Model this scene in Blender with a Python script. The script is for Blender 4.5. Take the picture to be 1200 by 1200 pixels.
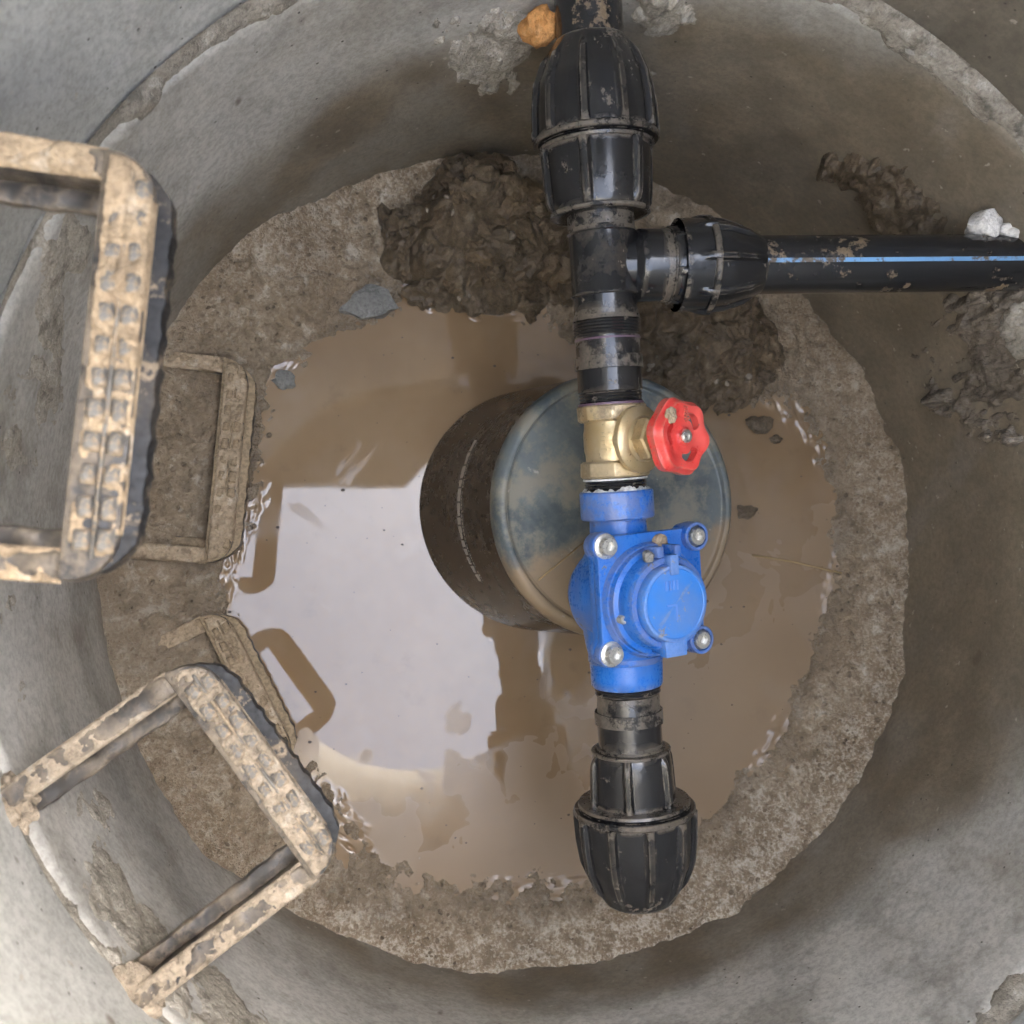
import bpy, bmesh, math, random
from mathutils import Vector, Matrix, noise

sc = bpy.context.scene
for o in list(bpy.data.objects):
    bpy.data.objects.remove(o)
random.seed(11)
R = math.radians
COL = sc.collection

# ------------------------------------------------------------------ camera
cam_d = bpy.data.cameras.new('camera')
cam = bpy.data.objects.new('camera', cam_d)
COL.objects.link(cam)
cam_d.sensor_width = 36.0
cam_d.lens = 36.0
cam_d.clip_start = 0.02
cam_d.clip_end = 500.0
cam_d.dof.use_dof = True
cam_d.dof.focus_distance = 1.02
cam_d.dof.aperture_fstop = 8.0
cam.matrix_world = Matrix(((0.98507984, -0.01456158, -0.17148081, -0.2386),
                           (0.0, 0.99641396, -0.08461215, -0.0607),
                           (0.17209796, 0.08334973, 0.98154731, 1.2628),
                           (0, 0, 0, 1)))
sc.camera = cam

# ------------------------------------------------------------------ world, sun, exposure
SUN_EL, SUN_AZ = R(38), R(50)          # azimuth measured from +X towards +Y
world = bpy.data.worlds.new('World')
sc.world = world
world.use_nodes = True
wn = world.node_tree
bg = wn.nodes['Background']
sky = wn.nodes.new('ShaderNodeTexSky')
sky.sky_type = 'NISHITA'
sky.sun_disc = False
sky.sun_elevation = SUN_EL
sky.sun_rotation = math.pi / 2 - SUN_AZ
sky.air_density = 1.0
sky.dust_density = 6.0
sky.ozone_density = 1.0
hs = wn.nodes.new('ShaderNodeHueSaturation')     # thin overcast: the blue is mostly washed out
hs.inputs['Saturation'].default_value = 0.62
wn.links.new(sky.outputs[0], hs.inputs['Color'])
wn.links.new(hs.outputs[0], bg.inputs[0])
bg.inputs[1].default_value = 0.15

sd = bpy.data.lights.new('sun', 'SUN')
sd.energy = 0.5
sd.angle = R(20)
sd.color = (1.0, 0.955, 0.89)
sun = bpy.data.objects.new('sun', sd)
COL.objects.link(sun)
sdir = Vector((math.cos(SUN_EL) * math.cos(SUN_AZ), math.cos(SUN_EL) * math.sin(SUN_AZ), math.sin(SUN_EL)))
sun.rotation_euler = sdir.to_track_quat('Z', 'Y').to_euler()
sun.location = sdir * 6

sc.view_settings.view_transform = 'Standard'
sc.view_settings.look = 'None'
sc.view_settings.gamma = 1.0
sc.view_settings.exposure = 4.2
sc.view_settings.use_curve_mapping = False
sc.render.resolution_x = sc.render.resolution_y = 1024
sc.render.engine = 'CYCLES'
sc.cycles.use_adaptive_sampling = True
sc.cycles.adaptive_threshold = 0.035
sc.cycles.max_bounces = 5
sc.cycles.diffuse_bounces = 3
sc.cycles.glossy_bounces = 3


# ------------------------------------------------------------------ small node language
class N:
    def __init__(self, name):
        self.m = bpy.data.materials.new(name)
        self.m.use_nodes = True
        self.t = self.m.node_tree
        self.b = self.t.nodes['Principled BSDF']
        self.tc = self.t.nodes.new('ShaderNodeTexCoord')
        self.co = self.tc.outputs['Object']

    def new(self, t, **k):
        n = self.t.nodes.new(t)
        for a, b in k.items():
            setattr(n, a, b)
        return n

    def put(self, sock, v):
        if v is None:
            return
        if isinstance(v, bpy.types.NodeSocket):
            self.t.links.new(v, sock)
        elif isinstance(v, (tuple, list)) and sock.type == 'RGBA':
            sock.default_value = (*v[:3], 1)
        else:
            sock.default_value = v

    def noise(self, scale, detail=5, rough=0.55, co=None, dist=0.0, stretch=None):
        n = self.new('ShaderNodeTexNoise')
        c = co or self.co
        if stretch:
            mp = self.new('ShaderNodeMapping')
            self.put(mp.inputs[0], c)
            mp.inputs['Scale'].default_value = stretch
            c = mp.outputs[0]
        self.put(n.inputs['Vector'], c)
        n.inputs['Scale'].default_value = scale
        n.inputs['Detail'].default_value = detail
        n.inputs['Roughness'].default_value = rough
        n.inputs['Distortion'].default_value = dist
        return n.outputs[0]

    def vor(self, scale, feature='F1', out=0):
        n = self.new('ShaderNodeTexVoronoi', feature=feature)
        self.put(n.inputs['Vector'], self.co)
        n.inputs['Scale'].default_value = scale
        return n.outputs[out]

    def ramp(self, f, lo, hi, a=0.0, b=1.0):
        n = self.new('ShaderNodeMapRange', interpolation_type='SMOOTHSTEP')
        self.put(n.inputs[0], f)
        n.inputs[1].default_value = lo
        n.inputs[2].default_value = hi
        n.inputs[3].default_value = a
        n.inputs[4].default_value = b
        return n.outputs[0]

    def mix(self, f, a, b):
        n = self.new('ShaderNodeMix', data_type='RGBA')
        self.put(n.inputs[0], f)
        self.put(n.inputs[6], a)
        self.put(n.inputs[7], b)
        return n.outputs[2]

    def math(self, op, a, b=0.0):
        n = self.new('ShaderNodeMath', operation=op)
        self.put(n.inputs[0], a)
        self.put(n.inputs[1], b)
        return n.outputs[0]

    def attr(self, name):
        n = self.new('ShaderNodeAttribute', attribute_name=name)
        return n.outputs['Fac']

    def nz(self):
        g = self.new('ShaderNodeNewGeometry')
        s = self.new('ShaderNodeSeparateXYZ')
        self.t.links.new(g.outputs['Normal'], s.inputs[0])
        return s.outputs[2]

    def bump(self, h, strength=0.5, dist=0.002, prev=None):
        n = self.new('ShaderNodeBump')
        n.inputs['Strength'].default_value = strength
        n.inputs['Distance'].default_value = dist
        self.put(n.inputs['Height'], h)
        if prev is not None:
            self.put(n.inputs['Normal'], prev)
        return n.outputs[0]

    def done(self, color, rough=0.6, normal=None, metal=0.0, ior=1.45, spec=None, coat=None):
        i = self.b.inputs
        self.put(i['Base Color'], color)
        self.put(i['Roughness'], rough)
        self.put(i['Metallic'], metal)
        self.put(i['IOR'], ior)
        if spec is not None:
            i['Specular IOR Level'].default_value = spec
        if coat is not None:
            i['Coat Weight'].default_value = coat
            i['Coat Roughness'].default_value = 0.09
        if normal is not None:
            self.put(i['Normal'], normal)
        return self.m


def mat_concrete(name, dry, dry2, damp_shade_c, pale):
    n = N(name)
    big = n.noise(3.6, 4, 0.65)
    mid = n.noise(17, 5, 0.68)
    fine = n.noise(150, 3, 0.75)
    c = n.mix(n.ramp(big, 0.36, 0.66), dry, dry2)
    c = n.mix(n.ramp(mid, 0.46, 0.66, 0, 0.45), c, tuple(x * 1.3 for x in dry))
    c = n.mix(n.ramp(mid, 0.42, 0.30, 0, 0.3), c, tuple(x * 0.68 for x in dry))
    smear = n.noise(5.0, 4, 0.55, dist=1.6)
    c = n.mix(n.ramp(smear, 0.56, 0.70, 0, 0.5), c, (0.56, 0.55, 0.52))
    air = n.math('MULTIPLY', n.ramp(n.vor(75), 0.13, 0.07), n.ramp(n.noise(30, 1), 0.56, 0.6))
    run = n.noise(9, 3, 0.6, stretch=(1, 1, 0.22))
    c = n.mix(n.ramp(run, 0.55, 0.75, 0, 0.45), c, (0.17, 0.125, 0.08))
    p = n.math('MULTIPLY', n.attr('pale'), n.ramp(n.noise(9, 5, 0.7), 0.40, 0.56))
    c = n.mix(p, c, pale)
    w = n.attr('wet')  # real damp low on the wall, plus shade painted on the right side
    wcol = n.mix(n.ramp(mid, 0.35, 0.7), damp_shade_c, tuple(x * 1.45 for x in damp_shade_c))
    c = n.mix(w, c, wcol)
    haze_ = n.noise(4.2, 4, 0.6, dist=1.2)
    c = n.mix(n.ramp(haze_, 0.56, 0.70, 0, 0.22), c, (0.36, 0.345, 0.32))
    c = n.mix(n.ramp(n.noise(7.5, 4, 0.65), 0.56, 0.72, 0, 0.4), c, (0.15, 0.115, 0.07))
    spots = n.ramp(n.noise(26, 2, 0.4), 0.72, 0.78, 0, 0.8)
    c = n.mix(spots, c, (0.12, 0.09, 0.06))
    pit = n.ramp(n.noise(85, 3, 0.5), 0.69, 0.75, 0, 0.7)
    c = n.mix(pit, c, (0.46, 0.42, 0.35))
    c = n.mix(n.math('MULTIPLY', air, 0.8), c, (0.05, 0.04, 0.03))
    c = n.mix(n.ramp(fine, 0.35, 0.7, 0, 0.32), c, (0.06, 0.05, 0.04))
    b = n.bump(n.math('ADD', mid, n.math('SUBTRACT', n.math('MULTIPLY', fine, 0.12), n.math('MULTIPLY', air, 0.5))), 0.34, 0.006)
    rg = n.math('SUBTRACT', n.ramp(mid, 0.3, 0.7, 0.62, 0.85), n.math('MULTIPLY', w, 0.24))
    return n.done(c, rg, b)


def mat_earth(name, a, b2, pale, wet=0.0, grain=1.0, pale_amt=0.75, spoil=False, soft=0.85, grainy=0.4):
    n = N(name)
    big = n.noise(9, 4, 0.7)
    mid = n.noise(52, 5, 0.7)
    fine = n.noise(260, 2, 0.7)
    c = n.mix(n.ramp(big, 0.38, 0.64), a, b2)
    c = n.mix(n.ramp(mid, 0.5, 0.66, 0, soft), c, tuple(x * 0.5 for x in a))
    pl = n.math('MULTIPLY', n.ramp(mid, 0.47, 0.36, 0, 1), n.ramp(big, 0.40, 0.56, 0, pale_amt))
    c = n.mix(pl, c, pale)
    if spoil:
        c = n.mix(n.math('MULTIPLY', n.attr('pale'), n.ramp(n.math('ADD', n.math('MULTIPLY', mid, 0.6), n.math('MULTIPLY', fine, 0.7)), 0.70, 0.52, 0, 0.8)), c, pale)
    grit = n.ramp(n.vor(330), 0.16, 0.06, 0, 0.75)
    gsel = n.ramp(n.noise(60, 2), 0.5, 0.6)
    grit = n.math('MULTIPLY', grit, gsel)
    c = n.mix(grit, c, pale)
    c = n.mix(n.ramp(fine, 0.35, 0.7, 0.0, grainy), c, tuple(x * 0.4 for x in a))
    b = n.bump(n.math('ADD', mid, n.math('MULTIPLY', fine, 0.35)), 0.85, 0.010 * grain)
    wn_ = n.attr('wet')
    if wet:
        wn_ = n.math('MAXIMUM', wn_, wet)
    c = n.mix(n.math('MULTIPLY', wn_, 0.45), c, tuple(x * 0.42 for x in b2))
    rg = n.math('SUBTRACT', n.ramp(fine, 0.3, 0.7, 0.72, 0.9), n.math('MULTIPLY', wn_, 0.56))
    return n.done(c, rg, b)


def mat_dirty(name, base, rough, mud, amt, scale=30, metal=0.0, top=0.0, coat=None, fine_amt=0.25, bumpy=0.25, tint=None, edge=0.0, silt=0.0):
    """a surface of its own with mud smeared and dried on it"""
    n = N(name)
    m1 = n.noise(scale, 5, 0.72)
    m2 = n.noise(scale * 6.5, 3, 0.7)
    s = n.math('ADD', m1, n.math('MULTIPLY', n.math('SUBTRACT', m2, 0.5), 0.34))
    if top:
        s = n.math('ADD', s, n.math('MULTIPLY', n.ramp(n.nz(), 0.2, 0.95), top))
    k = n.ramp(s, 0.72 - amt, 0.80 - amt)
    if edge:
        g = n.new('ShaderNodeNewGeometry')
        pe = n.ramp(g.outputs['Pointiness'], 0.515, 0.56, 0, edge)
        k = n.math('MAXIMUM', k, n.math('MULTIPLY', pe, n.ramp(n.math('ADD', m1, n.math('MULTIPLY', m2, 0.4)), 0.56, 0.74)))
        if silt:
            pc = n.ramp(g.outputs['Pointiness'], 0.485, 0.44, 0, silt)
            k = n.math('MAXIMUM', k, n.math('MULTIPLY', pc, n.ramp(m1, 0.42, 0.6)))
    dust = n.ramp(n.noise(scale * 0.45, 5, 0.6), 0.42, 0.75, 0, fine_amt)
    bc = base
    if tint:
        bc = n.mix(n.ramp(n.noise(scale * 0.3, 4, 0.6), 0.35, 0.65), base, tint)
    c = n.mix(dust, bc, tuple(0.5 * x + 0.05 for x in mud))
    mc = n.mix(n.ramp(m2, 0.35, 0.65), mud, tuple(x * 0.6 for x in mud))
    c = n.mix(k, c, mc)
    rg = n.math('MAXIMUM', n.math('MULTIPLY', k, 0.85), n.math('ADD', n.math('MULTIPLY', dust, 0.5), n.ramp(m2, 0.3, 0.7, rough * 0.75, rough * 1.25)))
    b = n.bump(n.math('ADD', k, n.math('MULTIPLY', m2, 0.4)), bumpy, 0.0018)
    me = n.math('MULTIPLY', n.math('SUBTRACT', 1.0, k), metal)
    return n.done(c, rg, b, metal=me, coat=coat)


MUD = (0.36, 0.26, 0.16)
PALEMUD = (0.56, 0.41, 0.25)
M = {}
M['ring_low'] = mat_concrete('lower_ring_concrete', (0.33, 0.31, 0.27), (0.41, 0.40, 0.365), (0.165, 0.135, 0.095), (0.60, 0.58, 0.53))
M['ring_up'] = mat_concrete('upper_ring_concrete', (0.40, 0.40, 0.37), (0.47, 0.47, 0.435), (0.115, 0.097, 0.072), (0.62, 0.60, 0.56))
M['slab'] = mat_concrete('slab_concrete', (0.3, 0.29, 0.27), (0.36, 0.35, 0.32), (0.2, 0.18, 0.15), (0.5, 0.48, 0.44))
M['earth'] = mat_earth('pit_earth', (0.275, 0.205, 0.132), (0.365, 0.285, 0.195), (0.61, 0.54, 0.44), pale_amt=0.6, spoil=True, soft=0.5, grainy=0.2)
M['soil'] = mat_earth('outer_soil', (0.24, 0.17, 0.1), (0.3, 0.21, 0.13), (0.42, 0.34, 0.24))
M['clay'] = mat_earth('wet_clay', (0.135, 0.098, 0.060), (0.185, 0.138, 0.086), (0.38, 0.31, 0.22), wet=0.65, pale_amt=0.45, grain=0.6)
M['clay2'] = mat_earth('brown_clay', (0.15, 0.105, 0.060), (0.205, 0.146, 0.086), (0.38, 0.30, 0.20), wet=0.6, pale_amt=0.45, grain=0.6)
M['mortar'] = mat_earth('mortar', (0.36, 0.325, 0.265), (0.44, 0.40, 0.335), (0.56, 0.52, 0.45), grain=0.45)
M['bead'] = mat_earth('joint_mortar', (0.27, 0.24, 0.195), (0.34, 0.305, 0.25), (0.5, 0.46, 0.4), grain=0.4)
M['pale_mortar'] = mat_earth('pale_mortar', (0.44, 0.40, 0.33), (0.5, 0.46, 0.40), (0.7, 0.67, 0.6))
M['dark_mortar'] = mat_earth('dark_mortar', (0.17, 0.14, 0.105), (0.24, 0.20, 0.155), (0.45, 0.40, 0.33), wet=0.25, pale_amt=0.8, grain=0.7)
M['crust'] = mat_earth('dried_mud', (0.44, 0.32, 0.20), (0.55, 0.41, 0.255), (0.60, 0.50, 0.38), grain=0.9)
M['crust_mid'] = mat_earth('greyish_dried_mud', (0.33, 0.265, 0.19), (0.43, 0.345, 0.25), (0.52, 0.45, 0.36), grain=0.9)
M['crust_low'] = mat_earth('damp_mud', (0.42, 0.32, 0.21), (0.50, 0.385, 0.26), (0.60, 0.51, 0.39), grain=0.7)
M['orange'] = mat_earth('orange_clay', (0.62, 0.29, 0.09), (0.68, 0.34, 0.12), (0.7, 0.45, 0.22), grain=0.5)
M['stone'] = mat_earth('grey_stone', (0.24, 0.235, 0.215), (0.32, 0.31, 0.285), (0.45, 0.44, 0.42), wet=0.35, grain=0.6)
M['white'] = mat_earth('white_plaster', (0.75, 0.71, 0.65), (0.8, 0.77, 0.72), (0.85, 0.82, 0.78), grain=0.5)
M['pebble'] = mat_earth('pebble', (0.30, 0.25, 0.19), (0.38, 0.32, 0.25), (0.48, 0.42, 0.35), wet=0.3, grain=0.4)
M['grit'] = mat_earth('grit', (0.20, 0.15, 0.10), (0.30, 0.23, 0.16), (0.45, 0.38, 0.29), grain=0.3)
M['black'] = mat_dirty('black_polypropylene', (0.011, 0.0115, 0.013), 0.16, (0.22, 0.18, 0.135), 0.08, 42, fine_amt=0.06, edge=0.6, silt=0.8, coat=0.45)
M['black_muddy'] = mat_dirty('dusty_black_polypropylene', (0.012, 0.012, 0.013), 0.17, (0.21, 0.175, 0.135), 0.11, 38, fine_amt=0.10, edge=0.65, silt=0.7, coat=0.4)
M['pipe'] = mat_dirty('polyethylene_pipe', (0.013, 0.014, 0.016), 0.15, (0.27, 0.195, 0.12), 0.17, 20, fine_amt=0.07, coat=0.4)
M['stripe'] = mat_dirty('blue_stripe', (0.17, 0.36, 0.62), 0.35, (0.16, 0.13, 0.10), 0.225, 24, fine_amt=0.6)
M['step'] = mat_dirty('step_plastic', (0.016, 0.016, 0.018), 0.42, (0.40, 0.31, 0.21), 0.045, 24, top=0.05, fine_amt=0.4, bumpy=0.6, silt=0.6, edge=0.5, tint=(0.05, 0.045, 0.04))
M['step_low'] = mat_dirty('muddy_step_plastic', (0.03, 0.027, 0.024), 0.5, (0.36, 0.27, 0.17), 0.27, 26, top=0.2, fine_amt=0.6, bumpy=0.5)
M['block'] = mat_dirty('step_grip', (0.13, 0.12, 0.105), 0.6, (0.46, 0.35, 0.235), 0.22, 60, top=0.05, fine_amt=0.9, bumpy=0.5, tint=(0.30, 0.275, 0.24))
M['skirt'] = mat_dirty('step_skirt', (0.013, 0.013, 0.014), 0.6, (0.34, 0.26, 0.175), 0.17, 40, fine_amt=0.3)
M['blue'] = mat_dirty('blue_enamel', (0.012, 0.125, 0.48), 0.30, (0.30, 0.25, 0.19), 0.085, 42, coat=0.3, fine_amt=0.2, edge=0.35, silt=0.9, tint=(0.018, 0.155, 0.54))
M['blue_lid'] = mat_dirty('blue_lid_plastic', (0.025, 0.19, 0.60), 0.36, (0.36, 0.36, 0.40), 0.085, 40, coat=0.2, fine_amt=0.3, silt=0.9, edge=0.3)
M['brass'] = mat_dirty('cast_brass', (0.62, 0.47, 0.25), 0.36, (0.30, 0.23, 0.15), 0.07, 44, metal=0.7, fine_amt=0.3, tint=(0.62, 0.52, 0.35), edge=0.3, silt=0.9)
M['brass_dark'] = mat_dirty('brass_shade', (0.40, 0.285, 0.13), 0.45, (0.3, 0.22, 0.13), 0.05, 40, metal=0.7)
M['red'] = mat_dirty('red_handwheel_paint', (0.68, 0.048, 0.042), 0.33, (0.36, 0.25, 0.17), 0.09, 40, coat=0.25, fine_amt=0.14, edge=0.4, silt=0.8, tint=(0.74, 0.085, 0.07))
M['steel'] = mat_dirty('zinc_bolt', (0.68, 0.67, 0.63), 0.32, (0.35, 0.3, 0.24), 0.04, 60, metal=0.85, fine_amt=0.1)
M['tape'] = mat_earth('thread_tape', (0.68, 0.68, 0.66), (0.78, 0.78, 0.77), (0.85, 0.85, 0.84), grain=0.4)
M['purple'] = mat_dirty('sealing_ring', (0.13, 0.075, 0.115), 0.4, (0.2, 0.17, 0.14), 0.1, 40)
M['bucket'] = mat_dirty('black_bucket_side', (0.026, 0.020, 0.016), 0.22, (0.16, 0.13, 0.10), -0.02, 14, fine_amt=0.22, bumpy=0.06)
M['print'] = mat_dirty('white_print', (0.42, 0.38, 0.33), 0.6, (0.08, 0.06, 0.05), 0.12, 80)
M['straw'] = mat_dirty('straw', (0.36, 0.25, 0.12), 0.6, (0.5, 0.4, 0.25), 0.1, 60)
M['debris'] = mat_dirty('dark_debris', (0.06, 0.04, 0.025), 0.5, (0.2, 0.15, 0.1), 0.08, 60)
M['speck'] = mat_dirty('pale_speck', (0.55, 0.5, 0.42), 0.6, (0.3, 0.25, 0.18), 0.1, 60)


def mk_bucket_top():
    n = N('bucket_base_plastic')
    a = n.noise(11, 6, 0.65)
    b_ = n.noise(48, 6, 0.7)
    c = n.mix(n.ramp(a, 0.36, 0.60), (0.060, 0.078, 0.084), (0.125, 0.142, 0.142))
    c = n.mix(n.ramp(n.noise(19, 6, 0.7), 0.44, 0.60, 0, 0.75), c, (0.24, 0.215, 0.16))
    side = n.new('ShaderNodeSeparateXYZ')
    n.t.links.new(n.co, side.inputs[0])
    # silt lies thick on the low side of the disc
    low = n.math('ADD', n.math('MULTIPLY', side.outputs[1], -4.5), n.math('SUBTRACT', a, 0.72))
    c = n.mix(n.ramp(low, -0.10, 0.12, 0, 0.85), c, (0.28, 0.20, 0.12))
    c = n.mix(n.ramp(b_, 0.64, 0.72, 0, 0.7), c, (0.38, 0.36, 0.32))
    bb = n.bump(b_, 0.2, 0.0015)
    M['bucket_top'] = n.done(c, n.ramp(b_, 0.3, 0.7, 0.3, 0.6), bb)


def mk_water():
    n = N('muddy_water')
    a = n.noise(5, 4, 0.55)
    b_ = n.noise(18, 5, 0.6)
    c = n.mix(n.ramp(a, 0.35, 0.65), (0.235, 0.155, 0.086), (0.275, 0.190, 0.112))
    c = n.mix(n.ramp(b_, 0.58, 0.74, 0, 0.4), c, (0.165, 0.112, 0.068))
    film = n.ramp(n.noise(7, 3, 0.5, dist=0.4), 0.56, 0.68)
    rg = n.math('MULTIPLY', film, 0.06)
    rg = n.math('ADD', rg, 0.015)
    sx = n.new('ShaderNodeSeparateXYZ')
    n.t.links.new(n.co, sx.inputs[0])
    # drifting silt scum along the lower and right side of the pool
    lob = n.noise(13, 3, 0.55, dist=0.5)
    d1 = n.math('ADD', n.math('MULTIPLY', sx.outputs[1], -3.2), n.math('MULTIPLY', sx.outputs[0], 2.0))
    scum = n.ramp(n.math('ADD', d1, n.math('MULTIPLY', n.math('SUBTRACT', lob, 0.5), 2.6)), 0.70, 0.84)
    lob2 = n.ramp(n.noise(9, 3, 0.5, dist=0.8), 0.635, 0.66)
    scum = n.math('MAXIMUM', scum, n.math('MULTIPLY', lob2, 0.55))
    rg = n.math('ADD', rg, n.math('MULTIPLY', scum, 0.30))
    c = n.mix(n.math('MULTIPLY', film, 0.35), c, (0.30, 0.23, 0.16))
    c = n.mix(n.math('MULTIPLY', scum, 0.4), c, (0.27, 0.19, 0.115))
    bb = n.bump(n.noise(6, 2, 0.5), 0.05, 0.004)
    M['water'] = n.done(c, rg, bb, ior=1.45, spec=0.8)


mk_bucket_top()
mk_water()


# ------------------------------------------------------------------ mesh helpers
def mesh(name, verts, faces, mat, parent=None, smooth=True, attrs=None):
    me = bpy.data.meshes.new(name)
    me.from_pydata([tuple(v) for v in verts], [], faces)
    if smooth:
        me.polygons.foreach_set('use_smooth', [True] * len(me.polygons))
    if attrs:
        for k, vals in attrs.items():
            a = me.attributes.new(k, 'FLOAT', 'POINT')
            a.data.foreach_set('value', vals)
    me.materials.append(M[mat] if isinstance(mat, str) else mat)
    me.update()
    o = bpy.data.objects.new(name, me)
    COL.objects.link(o)
    o.parent = parent
    return o


def bmo(name, bm, mat, parent=None, smooth=False, bevel=0.0, seg=2):
    bmesh.ops.recalc_face_normals(bm, faces=bm.faces)
    if bevel:
        bmesh.ops.bevel(bm, geom=[e for e in bm.edges if e.calc_face_angle(0) > 0.5], offset=bevel, segments=seg, affect='EDGES', profile=0.6, clamp_overlap=True)
    me = bpy.data.meshes.new(name)
    bm.to_mesh(me)
    bm.free()
    if smooth:
        me.polygons.foreach_set('use_smooth', [True] * len(me.polygons))
        try:
            me.set_sharp_from_angle(angle=R(40))
        except Exception:
            pass
    me.materials.append(M[mat] if isinstance(mat, str) else mat)
    o = bpy.data.objects.new(name, me)
    COL.objects.link(o)
    o.parent = parent
    return o


def empty(name, mw=None, loc=None):
    o = bpy.data.objects.new(name, None)
    COL.objects.link(o)
    o.empty_display_size = 0.03
    if mw is not None:
        o.matrix_world = mw
    if loc is not None:
        o.location = loc
    return o


def tag(o, label, cat, group=None, kind=None):
    o['label'] = label
    o['category'] = cat
    if group:
        o['group'] = group
    if kind:
        o['kind'] = kind
    return o


def structure(o):
    o['kind'] = 'structure'
    return o


def lathe(name, prof, mat, parent, seg=96, mod=None, axis='z', closed=True, jit=0.0):
    """prof: (s, r) pairs along the axis; mod(phi, s, r) -> r"""
    vs, fs = [], []
    # a doubled point keeps an edge crisp
    for (s, r) in prof:
        for k in range(seg):
            p = 2 * math.pi * k / seg
            rr = mod(p, s, r) if mod else r
            if jit and rr > 1e-5:
                rr += jit * noise.noise(Vector((math.cos(p) * r * 90, math.sin(p) * r * 90, s * 90)))
            c, d = rr * math.cos(p), rr * math.sin(p)
            vs.append((c, d, s) if axis == 'z' else (s, c, d) if axis == 'x' else (d, s, c))
    m = len(prof)
    for i in range(m - 1):
        for k in range(seg):
            k2 = (k + 1) % seg
            fs.append((i * seg + k, i * seg + k2, (i + 1) * seg + k2, (i + 1) * seg + k))
    if closed:
        fs.append(tuple(reversed(range(seg))))
        fs.append(tuple((m - 1) * seg + k for k in range(seg)))
    o = mesh(name, vs, fs, mat, parent)
    try:
        o.data.set_sharp_from_angle(angle=R(38))
    except Exception:
        pass
    return o


def prism(pts, z0, z1, bm=None, M4=None):
    bm = bm or bmesh.new()
    a = [bm.verts.new((x, y, z0)) for x, y in pts]
    b = [bm.verts.new((x, y, z1)) for x, y in pts]
    n = len(pts)
    bm.faces.new(list(reversed(a)))
    bm.faces.new(b)
    for i in range(n):
        bm.faces.new((a[i], a[(i + 1) % n], b[(i + 1) % n], b[i]))
    if M4 is not None:
        bmesh.ops.transform(bm, matrix=M4, verts=a + b)
    return bm


def box(x0, x1, y0, y1, z0, z1, bm=None):
    return prism([(x0, y0), (x1, y0), (x1, y1), (x0, y1)], z0, z1, bm)


def tube(name, pts, rad, mat, parent=None, seg=8, smooth=True):
    pts = [Vector(p) for p in pts]
    vs, fs = [], []
    n = len(pts)
    ref = Vector((0.3, 0.2, 1)).normalized()
    for i, p in enumerate(pts):
        d = (pts[min(i + 1, n - 1)] - pts[max(i - 1, 0)]).normalized()
        a = d.cross(ref)
        if a.length < 0.1:
            a = d.cross(Vector((1, 0, 0)))
        a.normalize()
        b = d.cross(a)
        r = rad[i] if isinstance(rad, (list, tuple)) else rad
        for k in range(seg):
            t = 2 * math.pi * k / seg
            vs.append(p + a * (r * math.cos(t)) + b * (r * math.sin(t)))
    for i in range(n - 1):
        for k in range(seg):
            k2 = (k + 1) % seg
            fs.append((i * seg + k, i * seg + k2, (i + 1) * seg + k2, (i + 1) * seg + k))
    fs.append(tuple(reversed(range(seg))))
    fs.append(tuple((n - 1) * seg + k for k in range(seg)))
    return mesh(name, vs, fs, mat, parent, smooth)


def sstep(a, b, x):
    t = max(0.0, min(1.0, (x - a) / (b - a)))
    return t * t * (3 - 2 * t)


def fbm(x, y, z, oct=5, h=1.0):
    return noise.fractal(Vector((x, y, z)), h, 2.1, oct)


def table(tab, ang):
    """periodic linear interpolation, angle in degrees"""
    ang = (ang + 180) % 360 - 180
    ks = sorted(tab)
    for i in range(len(ks)):
        a0, v0 = ks[i], tab[ks[i]]
        if i + 1 < len(ks):
            a1, v1 = ks[i + 1], tab[ks[i + 1]]
            if a0 <= ang <= a1:
                t = (ang - a0) / (a1 - a0)
                t = t * t * (3 - 2 * t)
                return v0 + (v1 - v0) * t
    a0, v0 = ks[-1], tab[ks[-1]]
    a1, v1 = ks[0] + 360, tab[ks[0]]
    if ang < a0:
        ang += 360
    t = (ang - a0) / (a1 - a0)
    return v0 + (v1 - v0) * t


# ------------------------------------------------------------------ the shaft: two precast concrete rings
RI = 0.5
ZJ = 0.472        # joint between the rings
ZT = 1.45         # rim of the shaft
WET_SHADE = {-180: 0.06, -160: 0.05, -140: 0.03, -120: 0.08, -85: 0.165, -64: 0.17, -45: 0.21, -30: 0.30, -18: 0.33, 0: 0.47, 20: 0.5, 45: 0.5, 72: 0.42, 95: 0.33, 106: 0.30, 118: 0.275, 130: 0.235, 140: 0.225, 150: 0.17, 165: 0.10}  # tide line of the damp; raised on the right to paint in shade
PALE = {-180: 0.5, -150: 0.55, -120: 0.5, -90: 0.45, -70: 0.75, -50: 0.8, -30: 0.35, -12: 0.0, 5: 0.0, 30: 0.0, 60: 0.1, 90: 0.25, 110: 0.4, 140: 0.45}


DAMP_SHADE = {-180: 0.5, -120: 0.6, -60: 0.75, -30: 0.85, -10: 0.95, 60: 0.95, 100: 0.75, 140: 0.6}  # damp strength, pushed up on the right to darken the shaded wall
UP_SHADE = {-180: 0.0, -60: 0.05, -35: 0.3, -15: 0.7, 10: 1.0, 60: 1.0, 85: 0.75, 105: 0.25, 125: 0.0}  # shade painted into the right and upper right of the upper ring


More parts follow.
